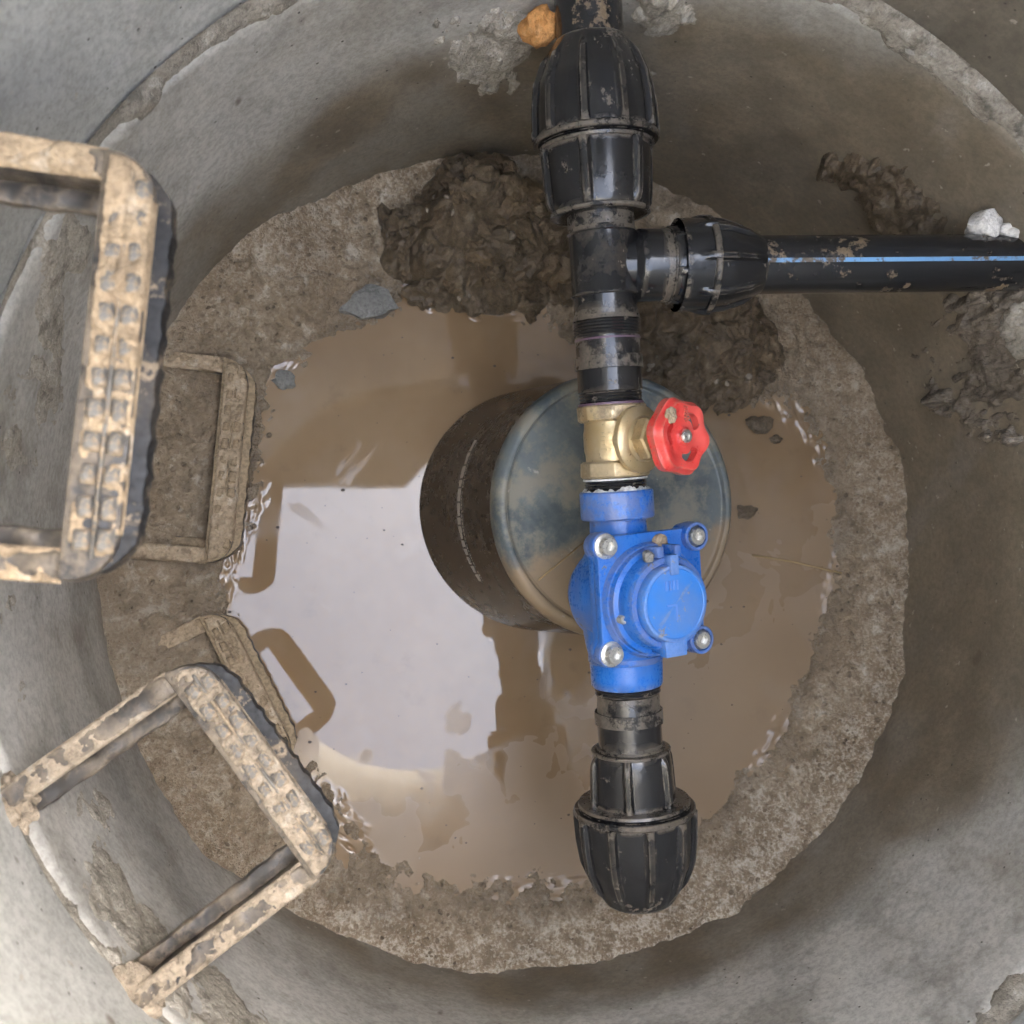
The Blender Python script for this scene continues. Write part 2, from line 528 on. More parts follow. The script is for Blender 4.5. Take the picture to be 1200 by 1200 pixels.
def ring(name, r_in, r_out, z0, z1, nz, mat, lip=0.0, seed=0.0):
    seg = 300
    vs, fs, wet, pale = [], [], [], []
    rows = []
    for i in range(nz + 1):
        rows.append((r_in, z0 + (z1 - lip - z0) * i / nz, True))
    if lip:
        rows.append((r_in + lip * 0.5, z1 - lip * 0.4, True))
        rows.append((r_in + lip * 1.2, z1, True))
    rows += [(r_out, z1, False), (r_out, z0, False)]
    for (r, z, inner) in rows:
        for k in range(seg):
            t = 2 * math.pi * k / seg
            c, s = math.cos(t), math.sin(t)
            rr = r
            if inner:
                rr += 0.0035 * fbm(c * 2 + seed, s * 2, z * 5) + 0.0012 * fbm(c * 14, s * 14 + seed, z * 28)
                if lip and z > z1 - lip * 1.3:
                    rr += 0.004 * fbm(c * 11, s * 11, z * 8 + seed)
            vs.append((rr * c, rr * s, z))
            a = math.degrees(t)
            e = table(WET_SHADE, a) + 0.030 * fbm(c * 3.5, s * 3.5, z * 4 + 7) + 0.006 * fbm(c * 20, s * 20, z * 20)
            wet.append((table(DAMP_SHADE, a) + (1 - table(DAMP_SHADE, a)) * sstep(-0.3, 0.35, fbm(c * 6, s * 6, z * 9 + 3))) * (1 - sstep(e - 0.05, e + 0.045, z)) if seed == 0 else 0.95 * table(UP_SHADE, a + 9 * fbm(c * 3, s * 3, z * 5)))  # lower ring: damp and painted shade; upper ring: painted shade alone
            pale.append(max(0.0, table(PALE, a)) if seed == 0 else 0.08 * max(0.0, math.cos(t - R(200))))
    m = len(rows)
    for i in range(m):
        i2 = (i + 1) % m
        for k in range(seg):
            k2 = (k + 1) % seg
            fs.append((i * seg + k, i * seg + k2, i2 * seg + k2, i2 * seg + k))
    o = mesh(name, vs, fs, mat, None, True, {'wet': wet, 'pale': pale})
    o.data.set_sharp_from_angle(angle=R(60))
    return o


lower = ring('concrete_ring', RI, 0.585, -0.22, ZJ, 60, 'ring_low', lip=0.008)
tag(lower, 'lower grey concrete shaft ring, damp and brown near the muddy floor', 'concrete ring')
upper = ring('concrete_ring', RI + 0.005, 0.585, ZJ + 0.003, ZT, 60, 'ring_up', seed=3.7)
tag(upper, 'upper pale grey concrete shaft ring above the mortar joint', 'concrete ring')

# ground outside the shaft and the slab half drawn over the mouth
vs, fs = [], []
rr_ = [0.59, 0.75, 1.1, 2, 5, 15, 60, 200]
sg = 96
for r in rr_:
    for k in range(sg):
        t = 2 * math.pi * k / sg
        z = ZT - 0.05 + (0.02 * fbm(r * math.cos(t) * 2, r * math.sin(t) * 2, 1) if r > 0.6 else 0)
        vs.append((r * math.cos(t), r * math.sin(t), z))
for i in range(len(rr_) - 1):
    for k in range(sg):
        k2 = (k + 1) % sg
        fs.append((i * sg + k, (i + 1) * sg + k, (i + 1) * sg + k2, i * sg + k2))
structure(mesh('ground', vs, fs, 'soil', None, True, {'wet': [0.0] * len(vs)}))
bm = prism([(-0.80, 0.235), (-0.05, 0.240), (0.10, 0.40), (0.34, 0.40), (0.34, -0.80), (1.0, -0.80), (1.0, 1.0), (-0.80, 1.0)], ZT + 0.004, ZT + 0.10)
slab = bmo('cover_slab', bm, 'slab', None, False, 0.008)
tag(slab, 'thick concrete cover slab with a corner hatch open over the steps', 'cover slab')

# ------------------------------------------------------------------ the pit floor: earth rim round a puddle
RW = {-180: 0.345, -173: 0.368, -165: 0.37, -150: 0.375, -137: 0.375, -129: 0.378, -119: 0.396, -105: 0.405, -90: 0.400, -79: 0.405, -68: 0.408, -53: 0.410, -39: 0.407, -23: 0.404, -11: 0.406, 0: 0.421, 9: 0.419, 21: 0.411, 27: 0.395, 35: 0.36, 47: 0.30, 70: 0.29, 83: 0.294, 102: 0.315, 112: 0.338, 119: 0.350, 131: 0.355, 139: 0.372, 145: 0.382, 159: 0.350, 170: 0.342}
ZE = {-180: 0.038, -150: 0.06, -140: 0.075, -128: 0.02, -112: -0.004, -100: 0.006, -78: 0.03, -55: 0.045, -30: 0.05, -4: 0.035, 20: 0.028, 43: 0.02, 61: 0.036, 97: 0.02, 120: 0.018, 135: 0.055, 150: 0.045}


def floor_h(x, y):
    r = math.hypot(x, y)
    a = math.degrees(math.atan2(y, x))
    rw = table(RW, a)
    ze = max(table(ZE, a), 0.012)
    d = r - rw
    n1 = fbm(x * 9, y * 9, 3.1)
    n2 = fbm(x * 38, y * 38, 7.7)
    n3 = fbm(x * 110, y * 110, 1.7, 3)
    if d < 0:
        h = d * 0.22
        k = max(0.25, 1 + d * 12)
    else:
        q = min(1.15, d / max(0.03, RI - rw))
        h = ze * (0.30 * math.sqrt(q) + 0.70 * q)
        k = 1
    if r > 0.462:
        h += sstep(0.462, 0.503, r) * (0.008 + 0.009 * n1 + 0.003 * n2)
    return h + k * (0.0055 * n1 + 0.0055 * n2 + 0.0040 * n3)


seg = 1000
nr = 120
SOGGY = {-180: 1.0, -160: 0.9, -140: 0.5, -120: 0.1, -60: 0.05, 0: 0.3, 40: 0.5, 80: 0.5, 120: 0.2, 145: 0.4, 165: 1.0}
SPOIL = {-180: 0.05, -150: 0.3, -130: 0.35, -110: 0.9, -85: 1.0, -55: 1.0, -30: 0.7, 0: 0.45, 30: 0.3, 60: 0.2, 100: 0.5, 125: 0.55, 150: 0.1}
vs, fs, wet, pale_ = [], [], [], []
for i in range(nr + 1):
    r = 0.235 + (0.515 - 0.235) * (i / nr) ** 0.9
    for k in range(seg):
        t = 2 * math.pi * k / seg
        x, y = r * math.cos(t), r * math.sin(t)
        h = floor_h(x, y)
        vs.append((x, y, h))
        pale_.append(table(SPOIL, math.degrees(t)) * sstep(0.40, 0.485, r + 0.035 * fbm(x * 14, y * 14, 33)))
        wet.append(max(0.0, min(1.0, (1 - sstep(0.002, 0.016, h + 0.006 * fbm(x * 12, y * 12, 9))))) * 0.9 + 0.1)
        wet[-1] = max(wet[-1], 0.85 * table(SOGGY, math.degrees(t)) * sstep(-0.35, 0.2, fbm(x * 8, y * 8, 41)))
for i in range(nr):
    for k in range(seg):
        k2 = (k + 1) % seg
        fs.append((i * seg + k, (i + 1) * seg + k, (i + 1) * seg + k2, i * seg + k2))
structure(mesh('ground', vs, fs, 'earth', None, True, {'wet': wet, 'pale': pale_}))

# water: flat, with the narrow meniscus where it climbs the earth
vs, fs = [(0, 0, 0)], []
rs = [0.06, 0.12, 0.2, 0.25] + [0.26 + 0.0016 * i for i in range(112)]
sg = 620
for r in rs:
    for k in range(sg):
        t = 2 * math.pi * k / sg
        x, y = r * math.cos(t), r * math.sin(t)
        z = 0.0
        if r > 0.255:
            depth = -floor_h(x, y)
            k_ = sstep(-0.05, 0.35, fbm(x * 7, y * 7, 21.0, 3))
            z = 0.0013 * k_ * math.exp(-max(depth, -0.0005) / 0.0006)
        vs.append((x, y, z))
for k in range(sg):
    fs.append((0, 1 + k, 1 + (k + 1) % sg))
for i in range(len(rs) - 1):
    for k in range(sg):
        k2 = (k + 1) % sg
        fs.append((1 + i * sg + k, 1 + (i + 1) * sg + k, 1 + (i + 1) * sg + k2, 1 + i * sg + k2))
structure(mesh('water', vs, fs, 'water'))

# loose grit on the earth rim: nobody could count it
gb_v, gb_f = [], []
ico = bmesh.new()
bmesh.ops.create_icosphere(ico, subdivisions=1, radius=1)
iv = [v.co.copy() for v in ico.verts]
itf = [tuple(v.index for v in f.verts) for f in ico.faces]
ico.free()
rg = random.Random(5)
for _ in range(3600):
    t = rg.uniform(0, 2 * math.pi)
    a = math.degrees(t)
    rw = table(RW, a)
    r = rw - 0.012 + (RI - rw + 0.01) * rg.random() ** 0.75
    x, y = r * math.cos(t), r * math.sin(t)
    s = 0.0007 + 0.0032 * rg.random() ** 6
    h = floor_h(x, y)
    if h < -0.004 or h > 0.2:
        continue
    b0 = len(gb_v)
    rot = Matrix.Rotation(rg.uniform(0, 6.3), 3, (rg.random(), rg.random(), rg.random() + 0.1))
    q = Vector((rg.uniform(0.7, 1.5), rg.uniform(0.7, 1.3), rg.uniform(0.5, 0.9)))
    for v in iv:
        p = rot @ Vector((v.x * q.x, v.y * q.y, v.z * q.z)) * s
        gb_v.append((x + p.x, y + p.y, h + p.z + s * 0.25))
    gb_f += [tuple(b0 + i for i in f) for f in itf]
g = mesh('loose_grit', gb_v, gb_f, 'grit', None, False)
g['kind'] = 'stuff'
g['label'] = 'loose grit and crumbs scattered over the earth rim'
g['category'] = 'grit'


# ------------------------------------------------------------------ mortar and mud patches on the wall
def wall_patch(name, a0, a1, z_lo, z_hi, thick, mat, label, cat, seed=0.0, na=110, nz=44, power=1.0, rough=1.0, off=-0.004, rbase=RI, group=None, thr=None):
    """lumpy layer on the inside of the ring; z_lo / z_hi may be functions of the angle"""
    vs, fs, wet = [], [], []
    for i in range(na + 1):
        u_ = i / na
        a = a0 + (a1 - a0) * u_
        zl = z_lo(a) if callable(z_lo) else z_lo
        zh = z_hi(a) if callable(z_hi) else z_hi
        for j in range(nz + 1):
            v_ = j / nz
            z = zl + (zh - zl) * v_
            e = min(u_, 1 - u_) * 2, min(v_, 1 - v_) * 2
            c, s = math.cos(R(a)), math.sin(R(a))
            n1 = fbm(c * 11 + seed, s * 11, z * 11)
            n2 = fbm(c * 42, s * 42 + seed, z * 42)
            n3 = abs(fbm(c * 90, s * 90 + seed, z * 90, 3))
            if name == 'mortar_band':
                ee = min(e[1], e[0] * 12) + 0.35 * n1 + 0.25 * n2
                prof = sstep(0.12, 0.85, ee) if min(e) > 0 else 0.0
            else:
                ee = 1 - (abs(2 * u_ - 1) ** 2.4 + abs(2 * v_ - 1) ** 2.4) ** (1 / 2.4) + 0.42 * n1 + 0.2 * n2
                prof = sstep(0.08, 0.62, ee) if min(e) > 0 else 0.0
            th = thick * prof ** power * (0.8 + 0.7 * n1 * rough + 0.22 * n2 * rough + 0.08 * n3 * rough) + off
            rr = rbase - th
            vs.append((rr * c, rr * s, z + 0.003 * n2 * (1 if 0 < j < nz else 0)))
            wet.append(0.0)
    for i in range(na):
        for j in range(nz):
            p = i * (nz + 1) + j
            fs.append((p, p + 1, p + nz + 2, p + nz + 1))
    o = mesh(name, vs, fs, mat, None, True, {'wet': wet})
    tag(o, label, cat, group)
    return o


MLOW = {-180: 0.19, -174: 0.198, -154: 0.219, -145: 0.257, -135: 0.281, -123: 0.322, -110: 0.38, -100: 0.43, 165: 0.24, 155: 0.35, 145: 0.43}
wall_patch('mortar_band', 150, 256, lambda a: table(MLOW, a), ZJ + 0.006, 0.0048, 'mortar',
           'rough cracked mortar smeared below the ring joint behind the lower left steps', 'mortar', 1.3, 320, 90, 0.7, 0.8)
wall_patch('mortar_band', -104, 150, ZJ - 0.026, ZJ + 0.016, 0.0055, 'bead',
           'narrow mortar bead along the ring joint, round the right and upper side', 'mortar', 4.1, 620, 16, 0.8)
wall_patch('mortar_patch', 91.5, 109, 0.17, 0.38, 0.010, 'pale_mortar',
           'pale rough mortar on the wall left of the upper black pipe', 'mortar', 2.2, 90, 70, 0.8, 1.3)
wall_patch('mortar_patch', 76, 87.5, 0.26, 0.43, 0.010, 'mortar',
           'small tan mortar patch on the wall right of the upper black pipe', 'mortar', 5.2, 60, 60, 0.8, 1.3)
wall_patch('mortar_patch', 12, 33, 0.15, 0.40, 0.014, 'dark_mortar',
           'dark broken mortar on the wall under the blue striped pipe', 'mortar', 8.2, 130, 110, 0.8, 1.2)
wall_patch('mortar_patch', 16, 30, 0.31, 0.44, 0.012, 'mortar',
           'pale crumbled mortar where the blue striped pipe enters the wall', 'mortar', 9.9, 80, 70, 0.8, 1.0)
wall_patch('mud_patch', 34, 58, 0.225, 0.35, 0.016, 'clay',
           'dark wet mud clump on the wall above the blue striped pipe', 'mud', 3.9, 120, 70, 0.7, 1.0)


def lump(name, loc, size, mat, seed, sub=3, rough=0.35, parent=None, facet=0.25):
    bm = bmesh.new()
    bmesh.ops.create_icosphere(bm, subdivisions=sub, radius=1)
    for v in bm.verts:
        p = v.co.copy()
        q = p * 1.3 + Vector((seed * 3.1, seed * 1.7, seed))
        d = 1 + rough * fbm(q.x, q.y, q.z, 4)
        dist, _ = noise.voronoi(q * 1.4)
        d += facet * (dist[0] - 0.4)
        v.co = Vector((p.x * size[0], p.y * size[1], p.z * size[2])) * d
    o = bmo(name, bm, mat, parent, True)
    o.location = loc
    return o


for (loc, size, mat, lab, sd_) in [
    ((-0.055, 0.476, 0.358), (0.017, 0.016, 0.020), 'orange', 'orange clay lump stuck beside the upper black pipe', 1.1),
    ((0.382, 0.303, 0.385), (0.014, 0.015, 0.016), 'white', 'white plaster lump on top of the blue striped pipe', 2.3),
    ((0.412, 0.296, 0.392), (0.018, 0.010, 0.013), 'white', 'flat white plaster smear where the blue striped pipe meets the wall', 3.3),
]:
    o = lump('clay_lump' if mat == 'orange' else 'plaster_lump', loc, size, mat, sd_)
    tag(o, lab, 'lump')


# ------------------------------------------------------------------ mud heaps with clods
clod_meshes = []
for i in range(7):
    o = lump('clod', (0, 0, 0), (0.018, 0.0148, 0.0119), 'clay' if i % 2 else 'clay2', 10 + i * 2.7, 4, 0.42, None, 0.55)
    clod_meshes.append(o.data)
    bpy.data.objects.remove(o)
peb_meshes = []
for i in range(3):
    o = lump('pebble', (0, 0, 0), (0.004, 0.0032, 0.0024), 'pebble', 40 + i * 3.3, 2, 0.3)
    peb_meshes.append(o.data)
    bpy.data.objects.remove(o)


def heap(label, cx, cy, rx, ry, hf, mat, nclod, npeb, smin, smax, seed, crack=1.0, mat_low=None):
    root = empty('mud_heap', loc=(cx, cy, 0))
    tag(root, label, 'mud heap')
    vs, fs, wet = [], [], []
    nx, ny = 150, 120

    def height(x, y):
        u_, v_ = (x - cx) / rx, (y - cy) / ry
        u_ += 0.22 * fbm(x * 14, y * 14, seed, 3)
        v_ += 0.22 * fbm(x * 14 + 5, y * 14, seed, 3)
        d = 1 - math.hypot(u_, v_)
        base = hf(x, y) * sstep(-0.02, 0.62, d)
        q = Vector((x * 24 + seed, y * 24, seed))
        q += 0.35 * Vector((noise.noise(q * 1.3), noise.noise(q * 1.3 + Vector((9, 2, 1))), 0))
        dd, _ = noise.voronoi(q)
        ck = min(1.0, (dd[1] - dd[0]) / 0.16)
        q2 = q * 2.3
        d2, _ = noise.voronoi(q2)
        ck2 = min(1.0, (d2[1] - d2[0]) / 0.2)
        cell = noise.noise(Vector((round(q.x * 0.8), round(q.y * 0.8), seed)))
        h = base + sstep(0, 0.3, d) * crack * (0.009 * ck + 0.004 * ck2 + 0.003 * cell + 0.005 * fbm(x * 40, y * 40, seed, 4))
        return floor_h(x, y) - 0.012 + 0.008 * sstep(-0.05, 0.12, d) + h
    for j in range(ny + 1):
        for i in range(nx + 1):
            x = cx + rx * 1.12 * (2 * i / nx - 1)
            y = cy + ry * 1.12 * (2 * j / ny - 1)
            z = height(x, y)
            if math.hypot(x, y) > RI + 0.012:
                z = min(z, 0.0)
            vs.append((x - cx, y - cy, z))
            wet.append(0.25)
    for j in range(ny):
        for i in range(nx):
            p = j * (nx + 1) + i
            fs.append((p, p + 1, p + nx + 2, p + nx + 1))
    mesh('mound', vs, fs, mat, root, True, {'wet': wet})
    rr = random.Random(int(seed * 10))
    k = 0
    tries = 0
    while k < nclod + npeb and tries < 4000:
        tries += 1
        x, y = cx + rx * rr.uniform(-1, 1), cy + ry * rr.uniform(-1, 1)
        if math.hypot((x - cx) / rx, (y - cy) / ry) > 0.95 or math.hypot(x, y) > RI - 0.012:
            continue
        z = height(x, y)
        if k < nclod:
            s = smin + (smax - smin) * rr.random() ** 1.6
            o = bpy.data.objects.new('clod', clod_meshes[rr.randrange(len(clod_meshes))])
            zz = z - s * 0.12
        else:
            s = rr.uniform(0.0022, 0.0055)
            o = bpy.data.objects.new('pebble', peb_meshes[rr.randrange(3)])
            zz = z + s * 0.1
        COL.objects.link(o)
        o.parent = root
        o.location = (x - cx, y - cy, zz)
        o.rotation_euler = (rr.uniform(-0.5, 0.5), rr.uniform(-0.5, 0.5), rr.uniform(0, 6.28))
        u0 = s / (0.018 if k < nclod else 0.004)
        o.scale = (u0 * rr.uniform(0.85, 1.3), u0, u0 * rr.uniform(0.6, 1.0))
        k += 1
    return root


def hf_left(x, y):
    return 0.030 + 0.085 * sstep(0.31, 0.47, y)


def hf_right(x, y):
    return 0.024 + 0.03 * sstep(0.2, 0.36, y)


heap('tall heap of wet dark clods under the upper pipe coupling', -0.052, 0.378, 0.135, 0.105, hf_left, 'clay', 62, 16, 0.008, 0.024, 3.3)
heap('low cracked brown mud heap beyond the red handwheel', 0.215, 0.268, 0.125, 0.105, hf_right, 'clay2', 26, 12, 0.006, 0.017, 7.9, 0.9)

bmst = bmesh.new()
prism([(-0.037, -0.010), (-0.012, -0.017), (0.020, -0.012), (0.033, -0.002), (0.020, 0.020), (-0.008, 0.024), (-0.020, 0.014)], -0.02, 0.011, bmst)
bmesh.ops.subdivide_edges(bmst, edges=bmst.edges[:], cuts=4, use_grid_fill=True)
for v in bmst.verts:
    v.co += 0.0035 * Vector((noise.noise(v.co * 60), noise.noise(v.co * 60 + Vector((4, 4, 4))), noise.noise(v.co * 70 + Vector((9, 1, 4)))))
st = bmo('stone', bmst, 'stone', None, True)
st.location = (-0.197, 0.302, 0.004)
tag(st, 'flat grey broken stone at the puddle edge beside the dark mud heap', 'stone')

# mud lumps at the foot of the wall behind the left steps
for i, (x, y, z, s, lab) in enumerate([
    (0.312, 0.168, 0.004, 0.013, 'small wet mud lump at the water edge right of the red handwheel'),
    (0.337, 0.150, 0.000, 0.007, 'tiny dark pebble standing in the glossy inlet by the mud heap'),
    (0.294, 0.052, -0.002, 0.011, 'dark mud lump breaking the water beside the bucket'),
    (-0.300, 0.205, 0.000, 0.012, 'small grey pebble at the puddle edge by the upper corner of the low step'),
]):
    o = lump('mud_lump' if i != 3 else 'pebble', (x, y, z), (s * 1.2, s * 0.9, s * 0.5), 'clay' if i != 3 else 'stone', 60 + i, 3, 0.5)
    tag(o, lab, 'lump')


# ------------------------------------------------------------------ step irons
def rough_box(name, x0, x1, y0, y1, z0, z1, mat, parent, seed, amp=0.0017):
    bm = box(x0, x1, y0, y1, z0, z1)
    bmesh.ops.bevel(bm, geom=bm.edges[:], offset=0.0036, segments=2, affect='EDGES', profile=0.5, clamp_overlap=True)
    n = max(2, int((x1 - x0) / 0.004))
    for i in range(1, n):
        bmesh.ops.bisect_plane(bm, geom=bm.verts[:] + bm.edges[:] + bm.faces[:], plane_co=(x0 + (x1 - x0) * i / n, 0, 0), plane_no=(1, 0, 0))
    for v in bm.verts:
        p = v.co * 70 + Vector((seed * 3.3, seed, 0))
        v.co += amp * Vector((0, noise.noise(p) + 0.5 * noise.noise(p * 2.7), noise.noise(p + Vector((7, 3, 1))) * 1.4 + 0.6 * noise.noise(p * 2.9)))
    return bmo(name, bm, mat, parent, True)


def step(label, mouth, ang, z, w, L, mud, low, tilt=0.0, seed=0.0, blocks=True):
    """x points out of the wall, y along the tread; mouth = outer edge middle"""
    root = empty('step_iron')
    root.matrix_world = Matrix.Translation((mouth[0], mouth[1], z)) @ Matrix.Rotation(R(ang), 4, 'Z') @ Matrix.Rotation(R(tilt), 4, 'Y')
    tag(root, label, 'step iron', 'step irons in the shaft wall')
    mt = 'step_low' if low else 'step'
    ct = 'crust_low' if low else ('crust' if z > 0.6 else 'crust_mid')
    tw = 0.036
    sk = 0.0105
    hw = w / 2
    rc = 0.027
    tp = 0.0405
    pts = [(-tp, -hw), ]
    
    for k in range(7):
        a = -math.pi / 2 + k * math.pi / 12
        pts.append((-sk - rc + rc * math.cos(a), -hw + rc + rc * math.sin(a)))
    for k in range(7):
        a = k * math.pi / 12
        pts.append((-sk - rc + rc * math.cos(a), hw - rc + rc * math.sin(a)))
    pts.append((-tp, hw))
    bmo('tread', prism(pts, -0.026, 0.0), mt, root, True, 0.003, 2)
    # raised outer lip of the tread, scalloped along its face
    lip = bmesh.new()
    nk = 140
    sp = []
    for k in range(nk + 1):
        y = -hw + 0.004 + (w - 0.008) * k / nk
        e = min(k, nk - k) / nk * (w - 0.008)
        x = -0.030 * (1 - min(1, max(0, 1 - (1 - min(1, e / 0.032)) ** 2)) ** 0.5) - 0.0016 * abs(math.sin(k * math.pi * 12 / nk)) + 0.0008 * noise.noise(Vector((y * 300, seed, 0)))
        sp.append((x, y))
    sp += [(-0.036, hw - 0.004), (-0.036, -hw + 0.004)]
    prism(sp, -0.027, -0.0065, lip)
    bmo('skirt', lip, 'skirt' if not low else mt, root, True, 0.0022, 2)
    for s in (-1, 1):
        ys = sorted((s * hw, s * (hw - 0.016)))
        leg = rough_box('leg', -L - 0.05, -0.0395, ys[0], ys[1], -0.036, -0.001, mt, root, seed + s)
        ys = sorted((s * (hw - 0.015), s * (hw - 0.029)))
        rough_box('leg_flange', -L - 0.05, -tw - 0.001, ys[0], ys[1], -0.037, -0.026, mt, leg, seed + 2 * s)
        # mud and mortar packed round the leg where it leaves the wall
        yw = s * (hw - 0.012)
        pw = root.matrix_world @ Vector((0, yw, 0))
        dw = (root.matrix_world.to_3x3() @ Vector((1, 0, 0)))
        bq = pw.x * dw.x + pw.y * dw.y
        xw = -bq - math.sqrt(max(0.0, bq * bq - (pw.x ** 2 + pw.y ** 2 - RI * RI)))
        lump('root_mortar', (xw - 0.006, yw, -0.016), (0.015, 0.021, 0.019), 'crust_mid' if not low else 'crust_low', seed + s + 30, 4, 0.5, root)
        # curved gusset under the leg at the wall
        yy = s * (hw - 0.012)
        pth = [(-L + 0.062 - 0.055 * (1 - math.cos(t * math.pi / 2)) * 0.9, yy - s * 0.016 * math.sin(t * math.pi / 2), -0.018 - 0.042 * math.sin(t * math.pi / 2)) for t in [i / 8 for i in range(9)]]
        tube('gusset', pth, [0.0045] * 9, mt, root)
    if blocks:
        rj = random.Random(int(seed * 7))
        nb = int(round((w - 0.028) / 0.0185))
        bb = bmesh.new()
        a0, a1, b0, b1 = -0.0050, 0.0050, -0.0074, 0.0074
        v0 = [bb.verts.new(p) for p in ((a0, b0, -0.001), (a1, b0, -0.001), (a1, b1, -0.001), (a0, b1, -0.001))]
        v1 = [bb.verts.new((p[0] * 0.66, p[1] * 0.66, 0.0062)) for p in ((a0, b0), (a1, b0), (a1, b1), (a0, b1))]
        bb.faces.new(v1)
        bb.faces.new(list(reversed(v0)))
        for i in range(4):
            bb.faces.new((v0[i], v0[(i + 1) % 4], v1[(i + 1) % 4], v1[i]))
        first = bmo('tread_block', bb, 'block' if not low else mt, root, True, 0.0012, 1)
        first.location = (-sk - 0.0065, -hw + 0.014 + (w - 0.028) * 0.5 / nb, 0)
        for r_ in range(2):
            for k in range(nb):
                if r_ == 0 and k == 0:
                    continue
                o = first.copy()
                COL.objects.link(o)
                o.parent = root
                o.rotation_euler = (rj.uniform(-0.12, 0.12), rj.uniform(-0.1, 0.1), rj.uniform(-0.1, 0.1))
                o.scale = (rj.uniform(0.85, 1.1), rj.uniform(0.82, 1.08), rj.uniform(0.6, 1.1))
                o.location = (-sk - 0.0065 - r_ * 0.0125, -hw + 0.014 + (w - 0.028) * (k + 0.5) / nb, 0)
    bmo('tread_ridge', box(-sk - 0.0138, -sk - 0.0115, -hw + 0.012, hw - 0.012, -0.002, 0.0042), 'block' if not low else mt, root, True, 0.001, 1)

    # dried mud lying on the tread and legs
    vs, fs, wt = [], [], []

    def patch(x0, x1, y0, y1, z0, thick, cover, ny, nx, along):
        base = len(vs)
        for j in range(ny + 1):
            for i in range(nx + 1):
                x = x0 + (x1 - x0) * i / nx
                y = y0 + (y1 - y0) * j / ny
                n = 0.55 * fbm(x * 26 + seed, y * 26, seed) + 0.42 * fbm(x * 75, y * 75, seed + 2) + 0.22 * fbm(x * 200, y * 200, seed, 3)
                e = min(i, nx - i) / nx * 2
                f = min(j, ny - j) / ny * 2
                edge = sstep(0, 0.16, e + 0.06 * n) * sstep(0, 0.06, f + 0.03 * n)
                c = cover(x, y)
                h = (c + 1.1 * n) * thick
                h = thick * 1.9 * math.tanh(h / (thick * 1.9)) if h > 0 else h
                zz = z0 + h * edge - (1 - edge) * 0.004
                if along == 'y' and x > -sk - rc and abs(y) > hw - rc:
                    q = math.hypot(x + sk + rc, abs(y) - hw + rc)
                    zz -= 0.004 * sstep(rc - 0.004, rc - 0.001, q)
                    if q > rc - 0.001:
                        f_ = (rc - 0.001) / q
                        x = -sk - rc + (x + sk + rc) * f_
                        y = math.copysign(hw - rc + (abs(y) - hw + rc) * f_, y)
                        zz = z0 - 0.004
                vs.append((x, y, zz))
                wt.append(0.0)
        for j in range(ny):
            for i in range(nx):
                p = base + j * (nx + 1) + i
                fs.append((p, p + 1, p + nx + 2, p + nx + 1))
    patch(-tw - 0.002, -sk + 0.001, -hw, hw, -0.0014, 0.0085, mud['tread'], 150, 26, 'y')
    patch(-L - 0.01, -0.0385, hw - 0.0175, hw + 0.0015, -0.0005, 0.0055, mud['leg1'], 14, 110, 'x')
    patch(-L - 0.01, -0.0385, -hw - 0.0015, -hw + 0.0175, -0.0005, 0.0055, mud['leg2'], 14, 110, 'x')
    mesh('mud_crust', vs, fs, ct, root, True, {'wet': wt})
    return root


def cst(v):
    return lambda x, y: v


step('large upper step iron close to the camera, tan mud on its far half', (-0.336, 0.067), -4, 0.680, 0.242, 0.170,
     {'tread': lambda x, y: 0.08 + 0.62 * sstep(-0.055, 0.03, y) - 0.5 * sstep(-0.095, -0.115, y) + 0.3 * sstep(-0.006, -0.03, x) * 0, 'leg1': cst(0.2), 'leg2': cst(-0.15)}, False, 0, 1.0)
step('small brown mud coated step iron level with the water, under the large one', (-0.336, 0.098), -4, 0.046, 0.240, 0.160,
     {'tread': cst(0.75), 'leg1': cst(0.25), 'leg2': cst(0.75)}, True, 0, 4.0)
step('slanting mud caked step iron at lower left, above a sunken one', (-0.2710, -0.1670), 36, 0.485, 0.186, 0.235,
     {'tread': lambda x, y: 0.30 + 0.55 * sstep(0.02, -0.05, y), 'leg1': cst(-0.15), 'leg2': cst(-0.1)}, False, 0, 8.0)
step('half sunken brown step iron at the puddle edge, below the slanting one', (-0.3095, -0.1525), 27, 0.030, 0.198, 0.155,
     {'tread': cst(0.55), 'leg1': cst(0.2), 'leg2': cst(0.3)}, True, 0, 12.0)

# ------------------------------------------------------------------ the pipe run
A0 = Vector((-0.0132, 0.4930, 0.3820))
U = Vector((0.08692209, -0.98770817, -0.12991201)).normalized()
Vv = Vector((0.01138874, -0.12941185, 0.99152553)).normalized()
Ww = U.cross(Vv)


def frame(o, x, y, z):
    return Matrix(((x.x, y.x, z.x, o.x), (x.y, y.y, z.y, o.y), (x.z, y.z, z.z, o.z), (0, 0, 0, 1)))


def run_frame(s, roll=0.0):
    return frame(A0 + U * s, Vv, Ww, U) @ Matrix.Rotation(R(-roll), 4, 'Z')


def ribs(n, h, s0, s1, wdeg=0.16, ph=0.0, fade=0.012):
    def f(p, s, r):
        k = abs(((p + ph) * n / (2 * math.pi)) % 1.0 - 0.5) * 2      # 1 on a rib
        b = sstep(1 - wdeg * 2.2, 1 - wdeg, k)
        e = sstep(s0 - 0.001, s0 + fade, s) * (1 - sstep(s1 - fade, s1 + 0.001, s))
        return r + h * b * e
    return f


def dense(prof, step_=0.003):
    out = [prof[0]]
    for (a, b) in zip(prof, prof[1:]):
        n = max(1, int(math.hypot(b[0] - a[0], b[1] - a[1]) / step_))
        for i in range(1, n + 1):
            t = i / n
            out.append((a[0] + (b[0] - a[0]) * t, a[1] + (b[1] - a[1]) * t))
    return out


